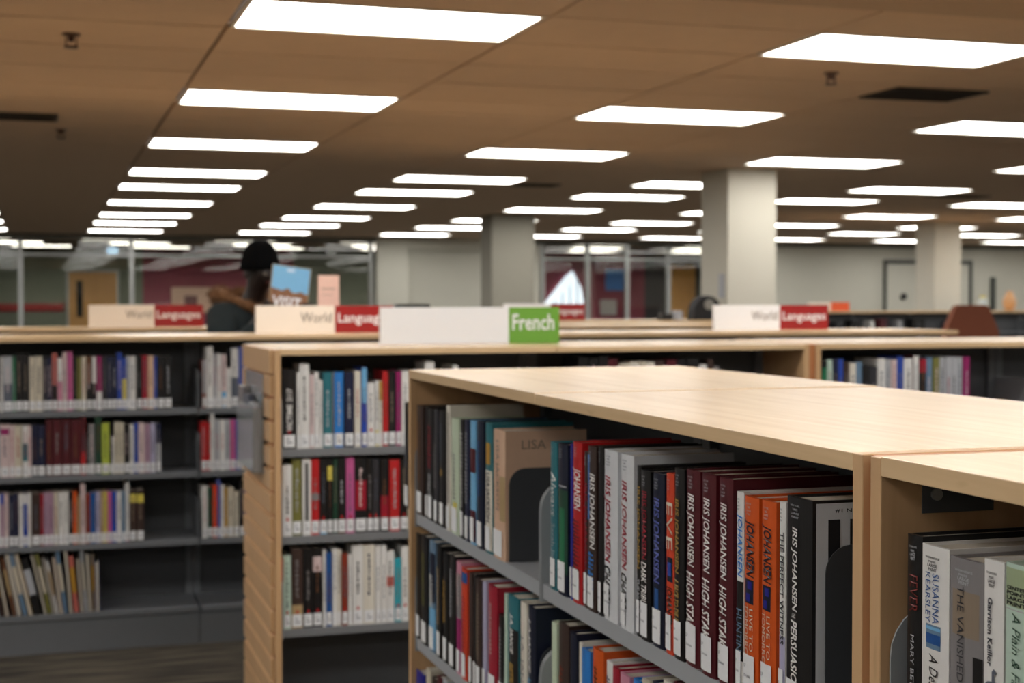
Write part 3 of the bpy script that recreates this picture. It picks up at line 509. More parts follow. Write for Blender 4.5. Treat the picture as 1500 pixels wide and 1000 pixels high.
# key: (label words, [ (text, x0, x1, top, bottom, colour, bold, shear) read downwards ], [art: (colour, top, bottom, width0, width1)], publisher mark)
ND = {
'n11': ('black novel with white label', [('-', .3, .75, .15, .6, 'slate', .01, 0)], []),
'n12': ('dark plum novel with pink lettering', [('-', .25, .75, .12, .7, 'rose', .01, 0)], []),
'n13': ('dark brown novel with faint lettering', [('-', .3, .7, .15, .7, 'brown', .01, 0)], []),
'n15': ('black novel with dark red title', [('-', .2, .8, .15, .52, 'crimson', .02, 0), ('-', .2, .8, .58, .8, 'silver', .02, 0)], []),
'n16': ('charcoal novel with grey lettering', [('-', .25, .75, .3, .7, 'grey', .01, 0)], []),
'n17': ('black novel with small gold mark', [('-', .3, .7, .1, .45, 'slate', .01, 0)], [('gold', .5, .56, .35, .65)]),
'n18': ('tall off-white novel with black edge strip', [], [('umber', .05, .78, .55, .75)]),
'n19': ('pale green novel with fine lettering', [('-', .35, .65, .3, .7, 'grey', 0, .2)], [('lemon', .72, .85, .3, .8)]),
'n20': ('black novel with white lettering beside the pale green one', [('-', .3, .75, .1, .75, 'white', .01, 0)], []),
'n21': ('navy novel with white lettering', [('-', .3, .75, .1, .7, 'silver', .01, 0)], []),
'n22': ('light blue novel with maroon bands', [], [('maroon', .22, .42, .0, 1), ('maroon', .72, .98, 0, 1)]),
'n23': ('dark navy novel with faint blue print', [('-', .3, .7, .15, .6, 'cobalt', .01, 0)], []),
'n24': ('teal topped novel with black author name on white', [('LISA JACKSON', .25, .8, .38, .76, 'black', .02, 0)], [('ivory', .36, .98, 0, 1), ('ochre', .15, .32, .2, .8)]),
'n25': ('peach coloured novel, last before the dark bookend', [('LISA JACKSON', .25, .6, .08, .62, 'taupe', .01, 0)], [('tan', .35, .7, .62, 1)]),
'a1': ('teal hardcover with white script title', [('Always', .1, .9, .2, .5, 'white', 0, .25), ('Sarah Jio', .3, .7, .55, .8, 'silver', 0, 0)], []),
'a2': ('dark navy and green hardcover', [], [('forest', .3, .86, 0, 1), ('green', .42, .8, .25, .75), ('silver', .27, .285, .1, .9), ('gold', .78, .84, .0, .3)]),
'a4': ('bright red hardcover with white author name', [('JOHANSEN', .15, .85, .16, .42, 'white', .03, .15), ('-', .2, .8, .48, .8, 'maroon', .02, 0)], []),
'a5': ('dark brown hardcover with red author name', [('IRIS JOHANSEN', .2, .9, .2, .75, 'crimson', .02, 0)], []),
'a6': ('dark brown hardcover with blue edge and white author name', [('IRIS JOHANSEN', .35, .85, .16, .62, 'white', .03, .15), ('-', .3, .8, .64, .86, 'azure', .02, 0)], [('azure', .05, .45, 0, .28)]),
'a8': ('silver grey hardcover with red author name and black title', [('IRIS JOHANSEN', .12, .5, .15, .66, 'crimson', .02, .15), ('CHAOS', .12, .5, .68, .88, 'black', .02, .15)], []),
'a10': ('slim black hardcover with gold author name', [('IRIS JOHANSEN', .2, .8, .12, .6, 'gold', .02, 0), ('THE NIGHT', .25, .75, .66, .86, 'silver', .02, 0)], []),
'a11': ('black hardcover with dark red author name and white title', [('IRIS JOHANSEN', .2, .65, .12, .52, 'crimson', .01, 0), ('DARK TRIBUTE', .2, .65, .54, .84, 'white', .03, .1)], []),
'a12': ('dark navy hardcover with purple author name', [('IRIS JOHANSEN', .12, .62, .14, .63, 'periwinkle', .02, .1)], [('cobalt', .66, .8, .2, .6)]),
'a13': ('orange-red hardcover with a blue eye picture', [('EVE', .15, .85, .16, .42, 'cream', .0, 0), ('JOHANSEN', .15, .85, .62, .85, 'black', .02, .1)], [('midnight', .46, .6, .15, .9), ('blue', .49, .57, .25, .75)]),
'a14': ('black hardcover with yellow lettering', [('IRIS JOHANSEN', .12, .5, .16, .55, 'gold', .02, .1), ('A FACE TO DIE FOR', .12, .5, .58, .84, 'gold', .02, .1)], []),
'a15': ('maroon hardcover with white italic title', [('IRIS JOHANSEN', .14, .6, .12, .49, 'white', .02, .15), ('HIGH STAKES', .14, .6, .52, .87, 'white', .02, .15)], []),
'a18': ('white topped hardcover with blue author name', [('JOHANSEN', .2, .85, .105, .42, 'azure', .02, .15), ('HUNTING', .15, .8, .58, .83, 'steel', .0, 0)], [('black', .44, .84, 0, 1)]),
'a19': ('orange hardcover with navy author name and eye picture', [('JOHANSEN', .14, .68, .115, .395, 'midnight', .02, .2), ('LIVE TO', .5, .72, .55, .76, 'cream', 0, 0), ('TOMORROW', .12, .4, .535, .84, 'cream', 0, 0)], [('midnight', .405, .53, .1, .72), ('royal', .415, .46, .3, .62), ('royal', .475, .52, .2, .5)]),
'a21': ('slim white hardcover with small black title', [('THE PERFECT WITNESS', .35, .75, .14, .66, 'charcoal', .02, 0)], [('lavender', .62, .84, 0, 1)]),
'a22': ('thick black hardcover with white italic lettering, before the bookend', [('IRIS JOHANSEN', .25, .52, .13, .50, 'white', .022, .15), ('THE', .3, .45, .508, .53, 'white', .01, 0), ('PERSUASION', .25, .52, .54, .86, 'white', .022, .15)], []),
'b1': ('black hardcover with dark red title FEVER', [('FEVER', .3, .8, .155, .30, 'oxblood', .0, 0), ('MARY BETH KEANE', .38, .62, .39, .78, 'silver', .0, 0)], []),
'b2': ('white hardcover with blue author name and sea picture', [('SUSANNA', .5, .72, .105, .30, 'cobalt', 0, 0), ('KEARSLEY', .22, .42, .105, .30, 'cobalt', 0, 0), ('A Desperate Fortune', .3, .7, .42, .85, 'black', 0, .3)], [('steel', .305, .405, .22, .76), ('cobalt', .34, .385, .22, .76), ('sky', .312, .33, .22, .76)]),
'b3': ('grey hardcover with large spaced black capitals', [('THE VANISHED', .3, .5, .105, .475, 'charcoal', 0, 0)], [('taupe', .12, .3, .1, .9), ('black', .36, .98, .75, 1)]),
'b4': ('white hardcover with goose emblem', [('Garrison Keillor', .3, .55, .135, .385, 'midnight', .02, 0)], []),
'b5': ('pale mint hardcover with script title', [('A Plain & Fancy', .25, .62, .17, .5, 'forest', 0, .3)], [('mauve', .16, .163, 0, 1)]),
'c1': ('black novel beside the far shelf bracket', [], []), 'c2': ('black novel with dull gold print', [('-', .3, .7, .15, .65, 'olive', .01, 0)], []),
'c3': ('steel blue novel with pale band', [('-', .25, .8, .3, .6, 'white', .02, 0)], [('sky', .6, .98, 0, 1), ('midnight', .1, .55, .3, 1)]),
'c4': ('black novel with tan streak', [('-', .3, .75, .2, .7, 'tan', .01, .1)], []),
'c5': ('black novel with gold letters', [('-', .25, .75, .25, .65, 'gold', .02, 0)], []),
'c6': ('black novel with white letters', [('-', .3, .7, .12, .55, 'silver', .02, 0)], []),
'c7': ('dusty pink novel with grey upper band', [('-', .25, .75, .1, .4, 'blush', .01, 0)], [('grey', .1, .5, 0, 1), ('magenta', .5, .98, 0, 1)]),
'c8': ('orange-red novel with blue top', [('-', .3, .8, .25, .8, 'crimson', .02, 0)], [('cobalt', .03, .13, 0, 1)]),
'c10': ('dark brown novel with pale title', [('-', .3, .75, .12, .7, 'taupe', .01, 0)], []),
'c12': ('large crimson novel with small white title', [('-', .3, .5, .15, .6, 'blush', .01, 0)], []),
'c13': ('short black novel beside the crimson one', [('-', .3, .6, .12, .8, 'silver', .01, 0)], []),
'c15': ('teal novel fading to black with white author name', [('J.A. JANCE', .25, .65, .14, .45, 'white', .03, .1), ('BETRAYAL', .25, .65, .53, .85, 'gold', .03, .1)], [('black', .25, .98, .2, 1)]),
'c16': ('off-white novel with thin grey lettering', [('J.A. JANCE', .25, .7, .25, .75, 'grey', .01, 0)], []),
'c17': ('black topped novel with white italic author name', [('J.A.JANCE', .15, .6, .08, .5, 'white', .03, .2), ('-', .15, .6, .54, .75, 'sky', .03, .2)], []),
'd1': ('pale green novel next to the bookend', [], []), 'd2': ('thick dark novel with maroon print', [('-', .2, .6, .3, .8, 'rust', .02, 0)], []),
'd3': ('dark novel with blue lower lettering', [('-', .2, .8, .5, .9, 'azure', .03, 0)], []), 'd4': ('slim off-white novel with black print', [('-', .25, .75, .3, .7, 'black', .02, 0)], []),
'd5': ('bright blue novel with pale lettering', [('-', .3, .7, .3, .8, 'sky', .01, 0)], []), 'd6': ('orange novel with black block letters', [('-', .3, .6, .12, .3, 'black', .03, 0), ('-', .3, .6, .5, .8, 'black', .03, 0)], []),
'd7': ('white novel with grey letters', [('-', .2, .8, .1, .4, 'slate', .02, 0)], []), 'd9': ('bright blue novel with white letters', [('-', .2, .8, .1, .3, 'white', .03, 0)], []),
}
def blurred_print(o, m_, x0, x1, z0, z1, arc):
    m = MB(); z = z1; y = arc((x0+x1)/2)
    while z > z0+.003:
        l = rnd.uniform(.003, .0065); xa = x0+rnd.uniform(0, .2)*(x1-x0)
        m.box(xa, x1-rnd.uniform(0, .2)*(x1-x0), y-.0012, y-.0009, z-l, z-l*.55); m.box(xa, xa+(x1-xa)*.3, y-.0012, y-.0009, z-l*.55, z); z -= l+rnd.uniform(.0012, .003)
    m.build('title', m_, o)
def near_row(key, z, where, group, first=1):
    rows = ROWS[key]; n = len(rows)
    for i, (yf, w0, h, col, k) in enumerate(rows):
        w = w0*.96 if key == 'n3' or k in ('a22', 'n25') else (w0*.82 if w0 > .03 else w0*.86)
        desc, texts, arts = ND.get(k, ('%s novel' % CN.get(col, col), [], []))
        lab = '%s, %s from left, %s' % (desc, ordn(i+first), where)
        if len(lab.split()) > 16: lab = '%s, %s in row, %s' % (desc, ordn(i+first), where)
        if len(lab.split()) > 16: lab = '%s, %s, %s' % (desc, ordn(i+first), where)
        if len(lab.split()) > 16: lab = '%s, %s in %s' % (desc, ordn(i+first), where.replace('top shelf ', ''))
        if len(lab.split()) > 16: lab = '%s, %s in far bay' % (desc, ordn(i+first)) if key in ('n1','n4') else '%s, near bay' % desc
        if len(lab.split()) > 16: lab = desc
        o, arc = mk_book(w, h, rnd.uniform(.150, .162), col, lab, (.777+rnd.uniform(0, .003), yf, z), -PI/2, group, sticker=False, seg=10, name='book')
        for c, a, b, u0, u1 in arts: strip('spine_art', cmat(c), o, max(.0004, w*u0), min(w-.0004, w*u1), h*(1-b)+.0006, h*(1-a)-.0006, arc, .0003+.0002*arts.index((c, a, b, u0, u1)), 8)
        for (s, u0, u1, a, b, c, bold, sh) in texts:
            if key == 'n2' and u1-u0 > .3: u0, u1, bold = max(.06, u0-.05), min(.93, u1+.1), min(bold, .018)
            if (k[0] in 'ncd' and k not in ('n24', 'n25', 'c15', 'c16', 'c17')) or s == '-':
                blurred_print(o, cmat(c), w*u0, w*u1, h*(1-b), h*(1-a), arc); continue      # unreadable in the photograph
            lettering(s, 'title', cmat(c), o, w*u0, w*u1, h*(1-b), h*(1-a), y=-.0013, down=True, bold=bold, shear=sh, arc=arc)
        if key == 'n3':
            if k == 'b5':
                strip('imprint_patch', cmat('sage'), o, w*.04, w*.96, h*.85, h*.985, arc, .0006, 8)
                for q, s in enumerate(('CENTER', 'POINT', 'LARGE', 'PRINT')): lettering(s, 'imprint', inkm, o, w*.1, w*.82, h*(.908-.018*q), h*(.922-.018*q), y=-.0012, bold=.03, arc=arc)
            else:
                ic = cmat('silver') if col in ('black', 'grey') else inkm
                for q, (s, u0, u1) in enumerate((('THORNDIKE', .2, .74), ('PRESS', .34, .6), ('LARGE', .3, .66), ('PRINT', .34, .64))):
                    lettering(s, 'imprint', ic, o, w*u0, w*u1, h*(.95-.016*q), h*(.95-.016*q)+(.002 if q < 2 else .003), y=-.0012, bold=.02, arc=arc)
        elif key == 'n2':
            ic = cmat('silver') if col not in LIGHT else cmat('slate')
            for q, (s, u0, u1) in enumerate((('NEW YORK', .22, .6), ('TIMES', .3, .52), ('LARGE', .24, .58), ('PRINT', .26, .56))):
                lettering(s, 'imprint', ic, o, w*u0, w*u1, h*(.96-.017*q), h*(.96-.017*q)+.0022, y=-.0012, bold=.01, arc=arc)
        if key in ('n1', 'n2', 'n4', 'n5'):
            sl = strip('spine_label', stick, o, w*.02, w*(.82 if col != 'pearl' else .5), .006, .006+.042+rnd.uniform(0, .006), arc, .0017, 8)
            if key == 'n2':
                for s, zz, uu in (('LP', .036, .28), ('JOHAN', .024, .6)): lettering(s, 'label_print', mat('grey_ink', (120,122,130)), sl, w*.1, w*uu, zz, zz+.0042, y=-.0021, bold=.01, arc=arc)
        if k == 'n25':
            lettering('LISA', 'front_title', cmat('taupe'), o, .03, .075, h*.86, h*.93, bold=0).matrix_local = Matrix.Translation((w+.0006, 0, 0)) @ Matrix.Rotation(PI/2, 4, 'Z')
        if k == 'a22':
            mfc = Matrix.Translation((w+.0006, 0, 0)) @ Matrix.Rotation(PI/2, 4, 'Z')
            p = box('front_art', .004, .15, -.0004, 0, .003, h-.003, cmat('pearl'), o); p.matrix_local = mfc
            lettering('#1 NEW YORK', 'front_title', inkm, o, .026, .09, .2335, .238, y=-.001, bold=.01).matrix_local = mfc
            MB().box(.018, .032, -.0009, -.0005, .16, .2265).box(.044, .060, -.0009, -.0005, .16, .2265).box(.060, .09, -.0009, -.0005, .212, .2265).build('front_title', inkm, o).matrix_local = mfc
        if k == 'b4':   # goose emblem
            m = MB(); y0, y1 = arc(w*.4)-.0016, arc(w*.4)-.0012; X, Z = w*.45, h*.555
            m.prism([(X-.009, Z-.004), (X-.004, Z-.009), (X+.004, Z-.008), (X+.007, Z-.001), (X+.0055, Z+.008), (X+.009, Z+.010), (X+.0055, Z+.013), (X+.003, Z+.010), (X+.003, Z+.002), (X-.003, Z+.001)], y0, y1, 'y')
            m.box(X-.002, X-.0012, y0, y1, Z-.015, Z-.008).box(X+.002, X+.0028, y0, y1, Z-.015, Z-.008); m.build('goose_emblem', cmat('slate'), o)
near_row('n1', SHZ[0], 'top shelf far bay', 'novels in the far bay of the nearest top shelf')
near_row('n2', SHZ[0], 'top shelf near bay', 'novels in the near bay of the nearest top shelf')
near_row('n3', SHZ[0], 'right edge bookcase', 'large print novels in the right edge bookcase')
near_row('n4', SHZ[1], 'second shelf far bay', 'novels in the far bay of the nearest second shelf')
near_row('n5', SHZ[1], 'second shelf near bay', 'novels in the near bay of the nearest second shelf')
near_row('n6', SHZ[2], 'third shelf far bay', 'novels in the far bay of the nearest third shelf')

# bookends
be_m = mat('dark_bookend_steel', (62,64,68), rough=.4)
def bookend(y, z, lab, h=.16, x0=.783, d=.135):
    t = thing('bookend', lab, 'bookend', (x0, y, z), -PI/2, 'steel bookends')
    r = .03
    pts = [(0, .001), (d, .001), (d, h-r)] + [(d-r+r*math.cos(q*PI/12), h-r+r*math.sin(q*PI/12)) for q in range(1, 7)] + [(r-r*math.sin(q*PI/12), h-r+r*math.cos(q*PI/12)) for q in range(0, 7)]
    MB().prism(pts, 0, .0015, 'x').build('plate', be_m, t, .0003); box('foot', -.09, 0, .02, d-.02, .0001, .0013, be_m, t)
bookend(ROWS['n1'][-1][0]-ROWS['n1'][-1][1]*.96-.004, SHZ[0], 'dark rounded steel bookend after the peach novel, top shelf', .165)
bookend(ROWS['n2'][-1][0]-ROWS['n2'][-1][1]*.96-.006, SHZ[0], 'dark rounded steel bookend after the thick black hardcover', .2, .79)
bookend(ROWS['n4'][-1][0]-ROWS['n4'][-1][1]*.82-.004, SHZ[1], 'dark rounded steel bookend on the second shelf', .16)
# ---------------------------------------------------------------- signs
def sign(x, y, lab, w1, parts, mc1):
    t = thing('shelf_sign', lab, 'sign', (x, y, TOP), 0, 'block signs on the bookcase tops')
    W_, Hh = .648, .127; d = .028
    box('white_panel', 0, w1, 0, d, .0005, Hh, mc1, t, .001)
    box('colour_panel', w1+.0003, W_, 0, d, .0005, Hh, parts[0], t, .001)
    return t, W_, Hh
plast = mat('white_sign_plastic', (243,246,252), rough=.35, var=.01); plast2 = mat('cream_sign_plastic', (238,230,220), rough=.35, var=.01)
gr_s = mat('green_sign_plastic', (112,170,66), rough=.35, var=.02); rd_s = mat('red_sign_plastic', (152,26,28), rough=.35, var=.02); or_s = mat('orange_sign_plastic', (226,96,52), rough=.35)
t, a, b = sign(1.117, 5.03, 'white and green block sign reading French on the bookcase top', .46, (gr_s,), plast)
lettering('French', 'lettering', plast, t, .473, .628, .046, .103, y=-.001, bold=.015)
for x, y, lab in ((.956, 6.95, 'World Languages sign in front of the person'), (3.275, 6.95, 'World Languages sign in front of the broad pale column'), (.274, 8.95, 'World Languages sign partly hidden by the fur hood'), (3.351, 10.8, 'red World Languages sign peeping out behind the French sign')):
    t, a, b = sign(x, y, lab, .368, (rd_s,), plast if x > 3.2 else plast2)
    lettering('World', 'lettering', mat('grey_lettering', (104,96,90)), t, .207, .353, .05, .095, y=-.001, bold=.0)
    lettering('Languages', 'lettering', plast, t, .384, .632, .035, .093, y=-.001, bold=.008)
t, a, b = sign(3.745, 5.03, 'white sign end at the far right edge of the bookcase top', .46, (gr_s,), plast)
t, a, b = sign(10.416, 19.0, 'white and orange block sign far back on the right', .35, (or_s,), plast2)
t.location.z = TOP
# black block behind the near World Languages sign
tag(box('bookend', 1.64, 1.80, 7.0, 7.1, TOP, TOP+.135, mat('black_plastic', (22,22,24), rough=.4), bevel=.006), 'black plastic block behind the French sign, between it and red sign', 'bookend')

# brochure holder on the slatted end panel
t = thing('brochure_holder', 'clear acrylic brochure holder hooked on the slatted end panel', 'brochure holder', (.676, 5.12, 0))
acr = bpy.data.materials.new('clear_acrylic'); acr.use_nodes = True; ab = acr.node_tree.nodes['Principled BSDF']; ab.inputs['Transmission Weight'].default_value = .75; ab.inputs['Roughness'].default_value = .12; ab.inputs['Base Color'].default_value = (.8,.84,.88,1)
box('back_plate', -.004, -.001, -.37, .03, .93, 1.245, acr, t); box('front_plate', -.034, -.031, -.37, .03, .93, 1.14, acr, t); box('floor_plate', -.031, -.004, -.37, .03, .93, .933, acr, t)
box('side_plate', -.031, -.004, -.37, -.367, .933, 1.14, acr, t); box('side_plate', -.031, -.004, .027, .03, .933, 1.14, acr, t)
for i in range(3):
    y0 = -.355+.128*i; lf = tag(box('leaflet', .672-.026, .672-.008, 5.12+y0, 5.12+y0+.115, .934, 1.15+.02*i, cmat(['silver','slate','grey'][i])), '%s leaflet stack in the acrylic holder, %s from the aisle' % (['silver grey','slate grey','mid grey'][i], ordn(i+1)), 'leaflets', 'leaflets in the holder')

# ---------------------------------------------------------------- things far back
# travel guide held up by the reader
def guide():
    t = thing('travel_guide', 'blue skied travel guide reading VISIT, held up by the person', 'book', (1.075, 7.42, 1.375), 0)
    t.rotation_euler = (math.radians(-8), math.radians(8), math.radians(4))
    W_, Hh = .195, .29
    box('cover', 0, W_, 0, .003, 0, Hh, cmat('tan'), t); box('page_block', .002, W_-.002, .003, .015, .002, Hh-.002, pagem, t); box('back_cover', 0, W_, .015, .018, 0, Hh, cmat('midnight'), t)
    box('sky_picture', .003, W_-.003, -.0008, 0, Hh*.55, Hh-.003, cmat('sky'), t)
    MB().prism([(.003,Hh*.3),(W_-.003,Hh*.3),(W_-.003,Hh*.52),(W_*.8,Hh*.58),(W_*.6,Hh*.53),(W_*.45,Hh*.62),(W_*.3,Hh*.56),(.003,Hh*.6)], -.0015, -.0008, 'y').build('town_picture', mat('town_brown', (130,88,58), var=.5, scale=60), t)
    lettering('VISIT', 'lettering', plast, t, .014, .16, Hh*.28, Hh*.46, y=-.0025, bold=.015)
    lettering('NEW', 'small_lettering', plast, t, .075, .115, Hh*.9, Hh*.95, y=-.002, bold=.02)
    return t
guide()
t = thing('display_card', 'pale pink upright card beside the travel guide', 'card', (1.275, 7.10, TOP), 0)
MB().prism([(0,0),(.05,0),(.012,.272),(.009,.272)], 0, .1, 'x').build('card', mat('pale_pink_card', (222,186,172), rough=.6), t)
m = MB()
for q in range(3): m.box(.015, .08-.01*q, -.0006+.009*(.62+.1*(2-q)), -.0002+.009*(.7+.1*(2-q)), .2-.03*q, .21-.03*q)
m.build('print', cmat('taupe'), t)
# round topped black bag
t = thing('bag', 'round-topped black bag with grey oval, on a distant bookcase', 'bag', (4.98, 10.75, TOP), 0)
pts = [(-.12, 0)]+[(-.12*math.cos(q*PI/14), .05+.14*math.sin(q*PI/14)) for q in range(15)]+[(.12, 0)]
MB().prism(pts, -.07, .07, 'y').build('body', mat('black_cloth', (26,26,30), rough=.8), t, .012)
o = MB().lathe([(.001,0),(.042,0),(.042,.006),(.001,.006)], seg=20).build('oval_panel', mat('grey_cloth', (140,138,132), rough=.8), t); o.matrix_local = Matrix.Translation((.005, -.0695, .12)) @ Matrix.Rotation(PI/2, 4, 'X')
for i, (x, w, h, c) in enumerate(((4.72, .05, .07, 'silver'), (4.6, .09, .05, 'black'))):
    tag(box('small_box', x, x+w, 10.7, 10.8, TOP, TOP+h, cmat(c), bevel=.004), ['small pale box left of the round-topped bag', 'low black box left of the pale box'][i], 'box')
# high backed brown chair
def chair():
    t = thing('armchair', 'rust brown high-backed chair tapering to the top, right background', 'chair', (7.8, 11.3, 0), math.radians(-12))
    br_ = mat('rust_upholstery', (120,64,40), rough=.8)
    MB().prism([(-.30,.45),(.30,.45),(.245,1.2),(.15,1.42),(.12,1.435),(-.12,1.435),(-.15,1.42),(-.245,1.2)], .0, .1, 'y').build('backrest', br_, t, .006)
    MB().box(-.3,.3,-.52,.0,.36,.47).build('seat', br_, t, .03)
    for s in (-1, 1):
        MB().box(s*.33-.035, s*.33+.035, -.5, .05, .36, .66).build('armrest', br_, t, .02)
        for yy in (-.47, .03): MB().lathe([(.001,0),(.016,0),(.022,.36),(.001,.36)], s*.27, yy, 10).build('leg', w_dark, t)
chair()
# vase and jar near the right edge
t = thing('vase', 'tan rounded vase at far right above the bookcase line', 'vase', (13.76, 19.02, TOP), 0)
MB().lathe([(.001,0),(.06,0),(.085,.06),(.10,.14),(.07,.22),(.045,.26),(.055,.29),(.05,.29),(.04,.26),(.001,.26)], seg=24).build('body', mat('tan_glaze', (210,160,112), rough=.3), t, smooth=True)
t = thing('glass_jar', 'pale glass jar left of the tan vase', 'jar', (13.3, 19.02, TOP), 0)
MB().lathe([(.001,0),(.05,0),(.07,.05),(.075,.12),(.05,.17),(.04,.19),(.001,.19)], seg=20).build('body', mat('pale_glass', (190,200,200), rough=.15), t, smooth=True)
MB().lathe([(.001,.19),(.045,.19),(.045,.22),(.001,.22)], seg=16).build('lid', cmat('lemon'), t)
tag(box('wall_panel', 19.75, 19.86, 27.93, 27.99, 1.0, 1.98, mat('dark_strip', (58,62,58))), 'narrow dark vertical strip on the back wall at far right', 'panel')
lock = tag(MB().lathe([(.001,0),(.07,0),(.07,.04),(.001,.04)], seg=16).build('alarm_bell', mat('black_metal', (36,36,36))), 'small round dark fitting on the pale wall door', 'bell'); lock.matrix_world = Matrix.Translation((17.55, 27.92, 1.56)) @ Matrix.Rotation(PI/2, 4, 'X')
tag(box('notice', 5.955, 5.969, 12.46, 12.56, 1.50, 1.72, cmat('silver')), 'small pale notice on the shaded side of the broad pale column', 'notice')

# ---------------------------------------------------------------- the person
def skin(name, chain, radii, edges, m, parent, sub=2):
    me = bpy.data.meshes.new(name); me.from_pydata(chain, edges, []); o = bpy.data.objects.new(name, me); C.objects.link(o)
    sk = o.modifiers.new('s', 'SKIN'); sk.use_smooth_shade = True; sb = o.modifiers.new('b', 'SUBSURF'); sb.levels = sb.render_levels = sub
    for i, r in enumerate(radii):
        d = me.skin_vertices[0].data[i]; d.radius = (r, r) if not isinstance(r, tuple) else r; d.use_root = (i == 0)
    dg = bpy.context.evaluated_depsgraph_get(); dg.update(); me2 = bpy.data.meshes.new_from_object(o.evaluated_get(dg)); bpy.data.objects.remove(o)
    for p in me2.polygons: p.use_smooth = True
    me2.name = name
    return link(name, me2, parent, m)
def person():
    t = thing('person', 'person in black beanie and dark fur-hooded coat, reading the travel guide', 'person', (1.06, 7.84, 0), math.radians(25))
    skin_m = mat('dark_skin', (34,23,19), rough=.5)
    V = []; R_ = []; E_ = []
    def add(p, r, prev=None):
        V.append(p); R_.append(r)
        if prev is not None: E_.append((prev, len(V)-1))
        return len(V)-1
    pel = add((0, 0, .95), (.15, .11)); sp = add((0, .01, 1.15), (.14, .10), pel); ch = add((0, .01, 1.34), (.165, .11), sp); nb = add((0, -.01, 1.48), .06, ch)
    nk = add((0, -.045, 1.54), .052, nb); hd = add((0, -.085, 1.60), (.072, .085), nk); ht = add((0, -.075, 1.70), (.078, .09), hd)
    add((0, -.20, 1.605), .012, hd)
    th = math.radians(25); ct, st = math.cos(th), math.sin(th)
    def loc(wx, wy): dx, dy = wx-1.06, wy-7.84; return Vector((dx*ct+dy*st, -dx*st+dy*ct))
    e0 = Vector((ct, -st)); n0 = Vector((-st, -ct))          # along the guide, and towards its cover side
    for s in (-1, 1):
        # the guide's edge where this hand grips it
        zc = 1.425 if s < 0 else 1.42; hgt = zc-1.375
        E = loc(1.075+math.sin(math.radians(8))*hgt+(.195 if s > 0 else 0), 7.43+math.sin(math.radians(8))*hgt); e = e0*(-s)
        P = E-e*.024
        sh = add((s*.18, .01, 1.41), .062, ch); el = add((s*.27, -.16, 1.2), .045, sh)
        wr = add((P.x-e.x*.02-n0.x*.05, P.y-e.y*.02-n0.y*.05, zc-.055), .027, el); pm = add((P.x, P.y, zc), (.020, .034), wr)
        for q in range(4):
            zz = zc+.038-.021*q; ln = (.034, .040, .037, .028)[q]
            p1 = P+n0*.014; p2 = E+n0*.024+e*.004; p3 = E+n0*.021+e*ln
            a = add((p1.x, p1.y, zz), .0088, pm); b = add((p2.x, p2.y, zz), .0082, a); add((p3.x, p3.y, zz-.004), .0072, b)
        p1 = P-n0*.02; p2 = E-n0*.034+e*.02
        a = add((p1.x, p1.y, zc+.03), .0105, pm); add((p2.x, p2.y, zc+.045), .009, a)
        hp = add((s*.095, 0, .88), .095, pel); kn = add((s*.11, -.01, .5), .06, hp); an = add((s*.115, .03, .09), .04, kn); add((s*.125, -.1, .045), .035, an)
    skin('body', V, R_, E_, skin_m, t)
    # face
    for s in (-1, 1):
        MB().lathe([(.001,-.008),(.008,-.005),(.011,0),(.008,.005),(.001,.008)], s*.03, -.165, 10).build('eye', mat('eye_white', (120,112,104), rough=.2), t).location = (0, .0, 1.612)
        MB().lathe([(.001,-.03),(.012,-.02),(.016,0),(.012,.02),(.001,.03)], s*.085, -.08, 10).build('ear', skin_m, t).location = (0, 0, 1.615)
    MB().box(-.022, .022, -.172, -.155, 1.563, 1.573).build('mouth', mat('lip', (92,48,44)), t, .003)
    # beanie
    MB().lathe([(.001,1.79),(.03,1.787),(.062,1.768),(.088,1.73),(.1,1.68),(.106,1.64),(.102,1.632),(.09,1.64),(.001,1.70)], 0, -.075, 28).build('beanie', mat('black_knit', (7,7,8), rough=1, spec=.1), t, smooth=True)
    # coat
    coat_m = mat('dark_grey_coat', (40,46,48), rough=.95, spec=.2, var=.15, scale=20)
    V.clear(); R_.clear(); E_.clear()
    pel = add((0, 0, .82), (.21, .16)); a = add((0, .01, 1.08), (.19, .15), pel); ch = add((0, .01, 1.33), (.205, .15), a); nb = add((0, 0, 1.45), (.11, .09), ch)
    for s in (-1, 1):
        sh = add((s*.185, .01, 1.40), .095, ch); el = add((s*.275, -.15, 1.18), .07, sh); W1 = loc(1.045 if s < 0 else 1.31, 7.47); add((W1.x, W1.y, 1.355), .045, el)
    skin('coat', V, R_, E_, coat_m, t)
    # fur trimmed hood lying round the neck and down the back
    fur = mat('brown_fur', (118,82,52), rough=1, var=.55, scale=40)
    bm = bmesh.new(); n = 34; k = 12; rings = []
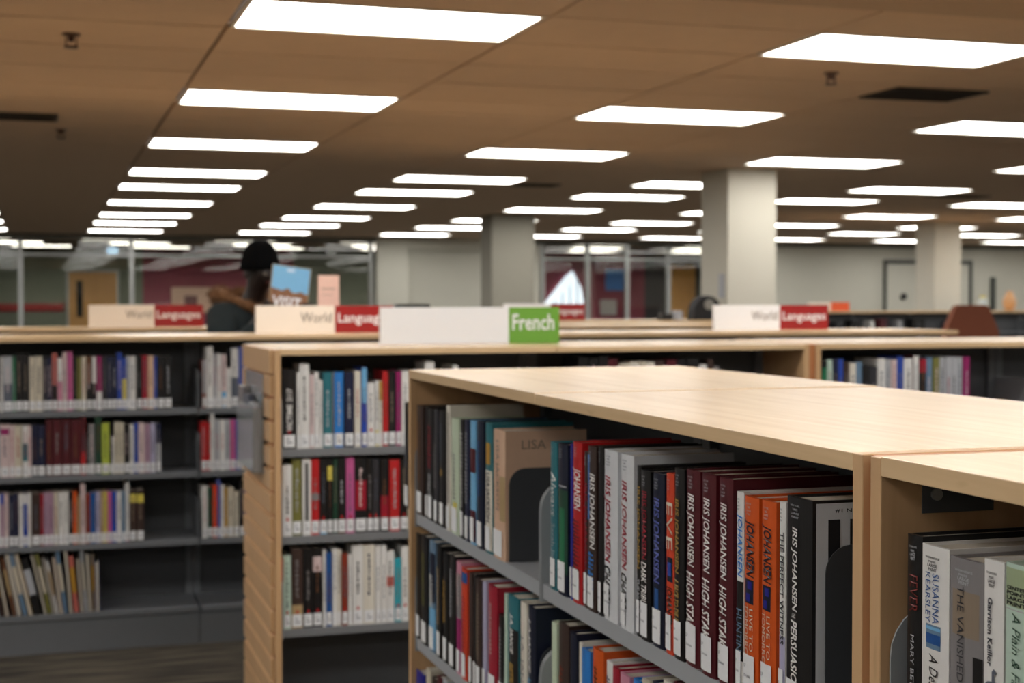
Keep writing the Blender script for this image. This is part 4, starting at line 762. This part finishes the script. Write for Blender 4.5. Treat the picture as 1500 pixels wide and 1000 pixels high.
    for i in range(n):
        a = 2*PI*i/n; cx, cy = .13*math.cos(a), .06+.17*math.sin(a); cz = 1.478+.03*math.sin(a)+.02*math.cos(2*a)
        ring = []
        for j in range(k):
            b = 2*PI*j/k; rr = (.022+.02*max(0, math.sin(a)))*(1+.5*rnd.random()); ring.append(bm.verts.new((cx+rr*math.cos(b)*math.cos(a), cy+rr*math.cos(b)*math.sin(a), cz+rr*math.sin(b))))
        rings.append(ring)
    for i in range(n):
        for j in range(k): bm.faces.new((rings[i][j], rings[(i+1) % n][j], rings[(i+1) % n][(j+1) % k], rings[i][(j+1) % k]))
    vs_ = [v.co.copy() for v in bm.verts]
    for q in range(1400):
        c = rnd.choice(vs_); ctr = Vector((0, .06, 1.47)); d = (c-ctr); d = Vector((d.x*.6+rnd.uniform(-.1, .1), d.y*.6+rnd.uniform(-.1, .1), rnd.uniform(-.06, .14))).normalized()*rnd.uniform(.015, .035)
        u = Vector((rnd.uniform(-1, 1), rnd.uniform(-1, 1), rnd.uniform(-1, 1))).normalized()*.004; b0 = c+Vector((rnd.uniform(-.008, .008), rnd.uniform(-.008, .008), rnd.uniform(-.008, .008)))
        bm.faces.new([bm.verts.new(b0+u), bm.verts.new(b0-u), bm.verts.new(b0+d)])
    me = bpy.data.meshes.new('hood_fur'); bm.to_mesh(me); bm.free(); link('hood_fur', me, t, fur)
    V.clear(); R_.clear(); E_.clear()
    a = add((0, .13, 1.42), (.12, .05)); b = add((0, .22, 1.40), (.11, .06), a); add((0, .26, 1.30), (.06, .04), b)
    skin('hood', V, R_, E_, mat('grey_green_lining', (112,120,110), rough=.9), t)
    tr = mat('dark_trousers', (34,36,44), rough=.9)
    V.clear(); R_.clear(); E_.clear()
    pel = add((0, 0, .92), (.17, .13))
    for s in (-1, 1):
        hp = add((s*.1, 0, .84), .11, pel); kn = add((s*.112, -.01, .5), .08, hp); add((s*.115, .03, .1), .062, kn)
    skin('trousers', V, R_, E_, tr, t)
    for s in (-1, 1):
        V.clear(); R_.clear(); E_.clear()
        a = add((s*.115, .06, .055), (.048, .05)); b = add((s*.12, -.04, .05), (.048, .045), a); add((s*.125, -.14, .04), (.045, .035), b)
        skin('shoe', V, R_, E_, mat('black_leather', (24,22,22), rough=.5), t)
person()
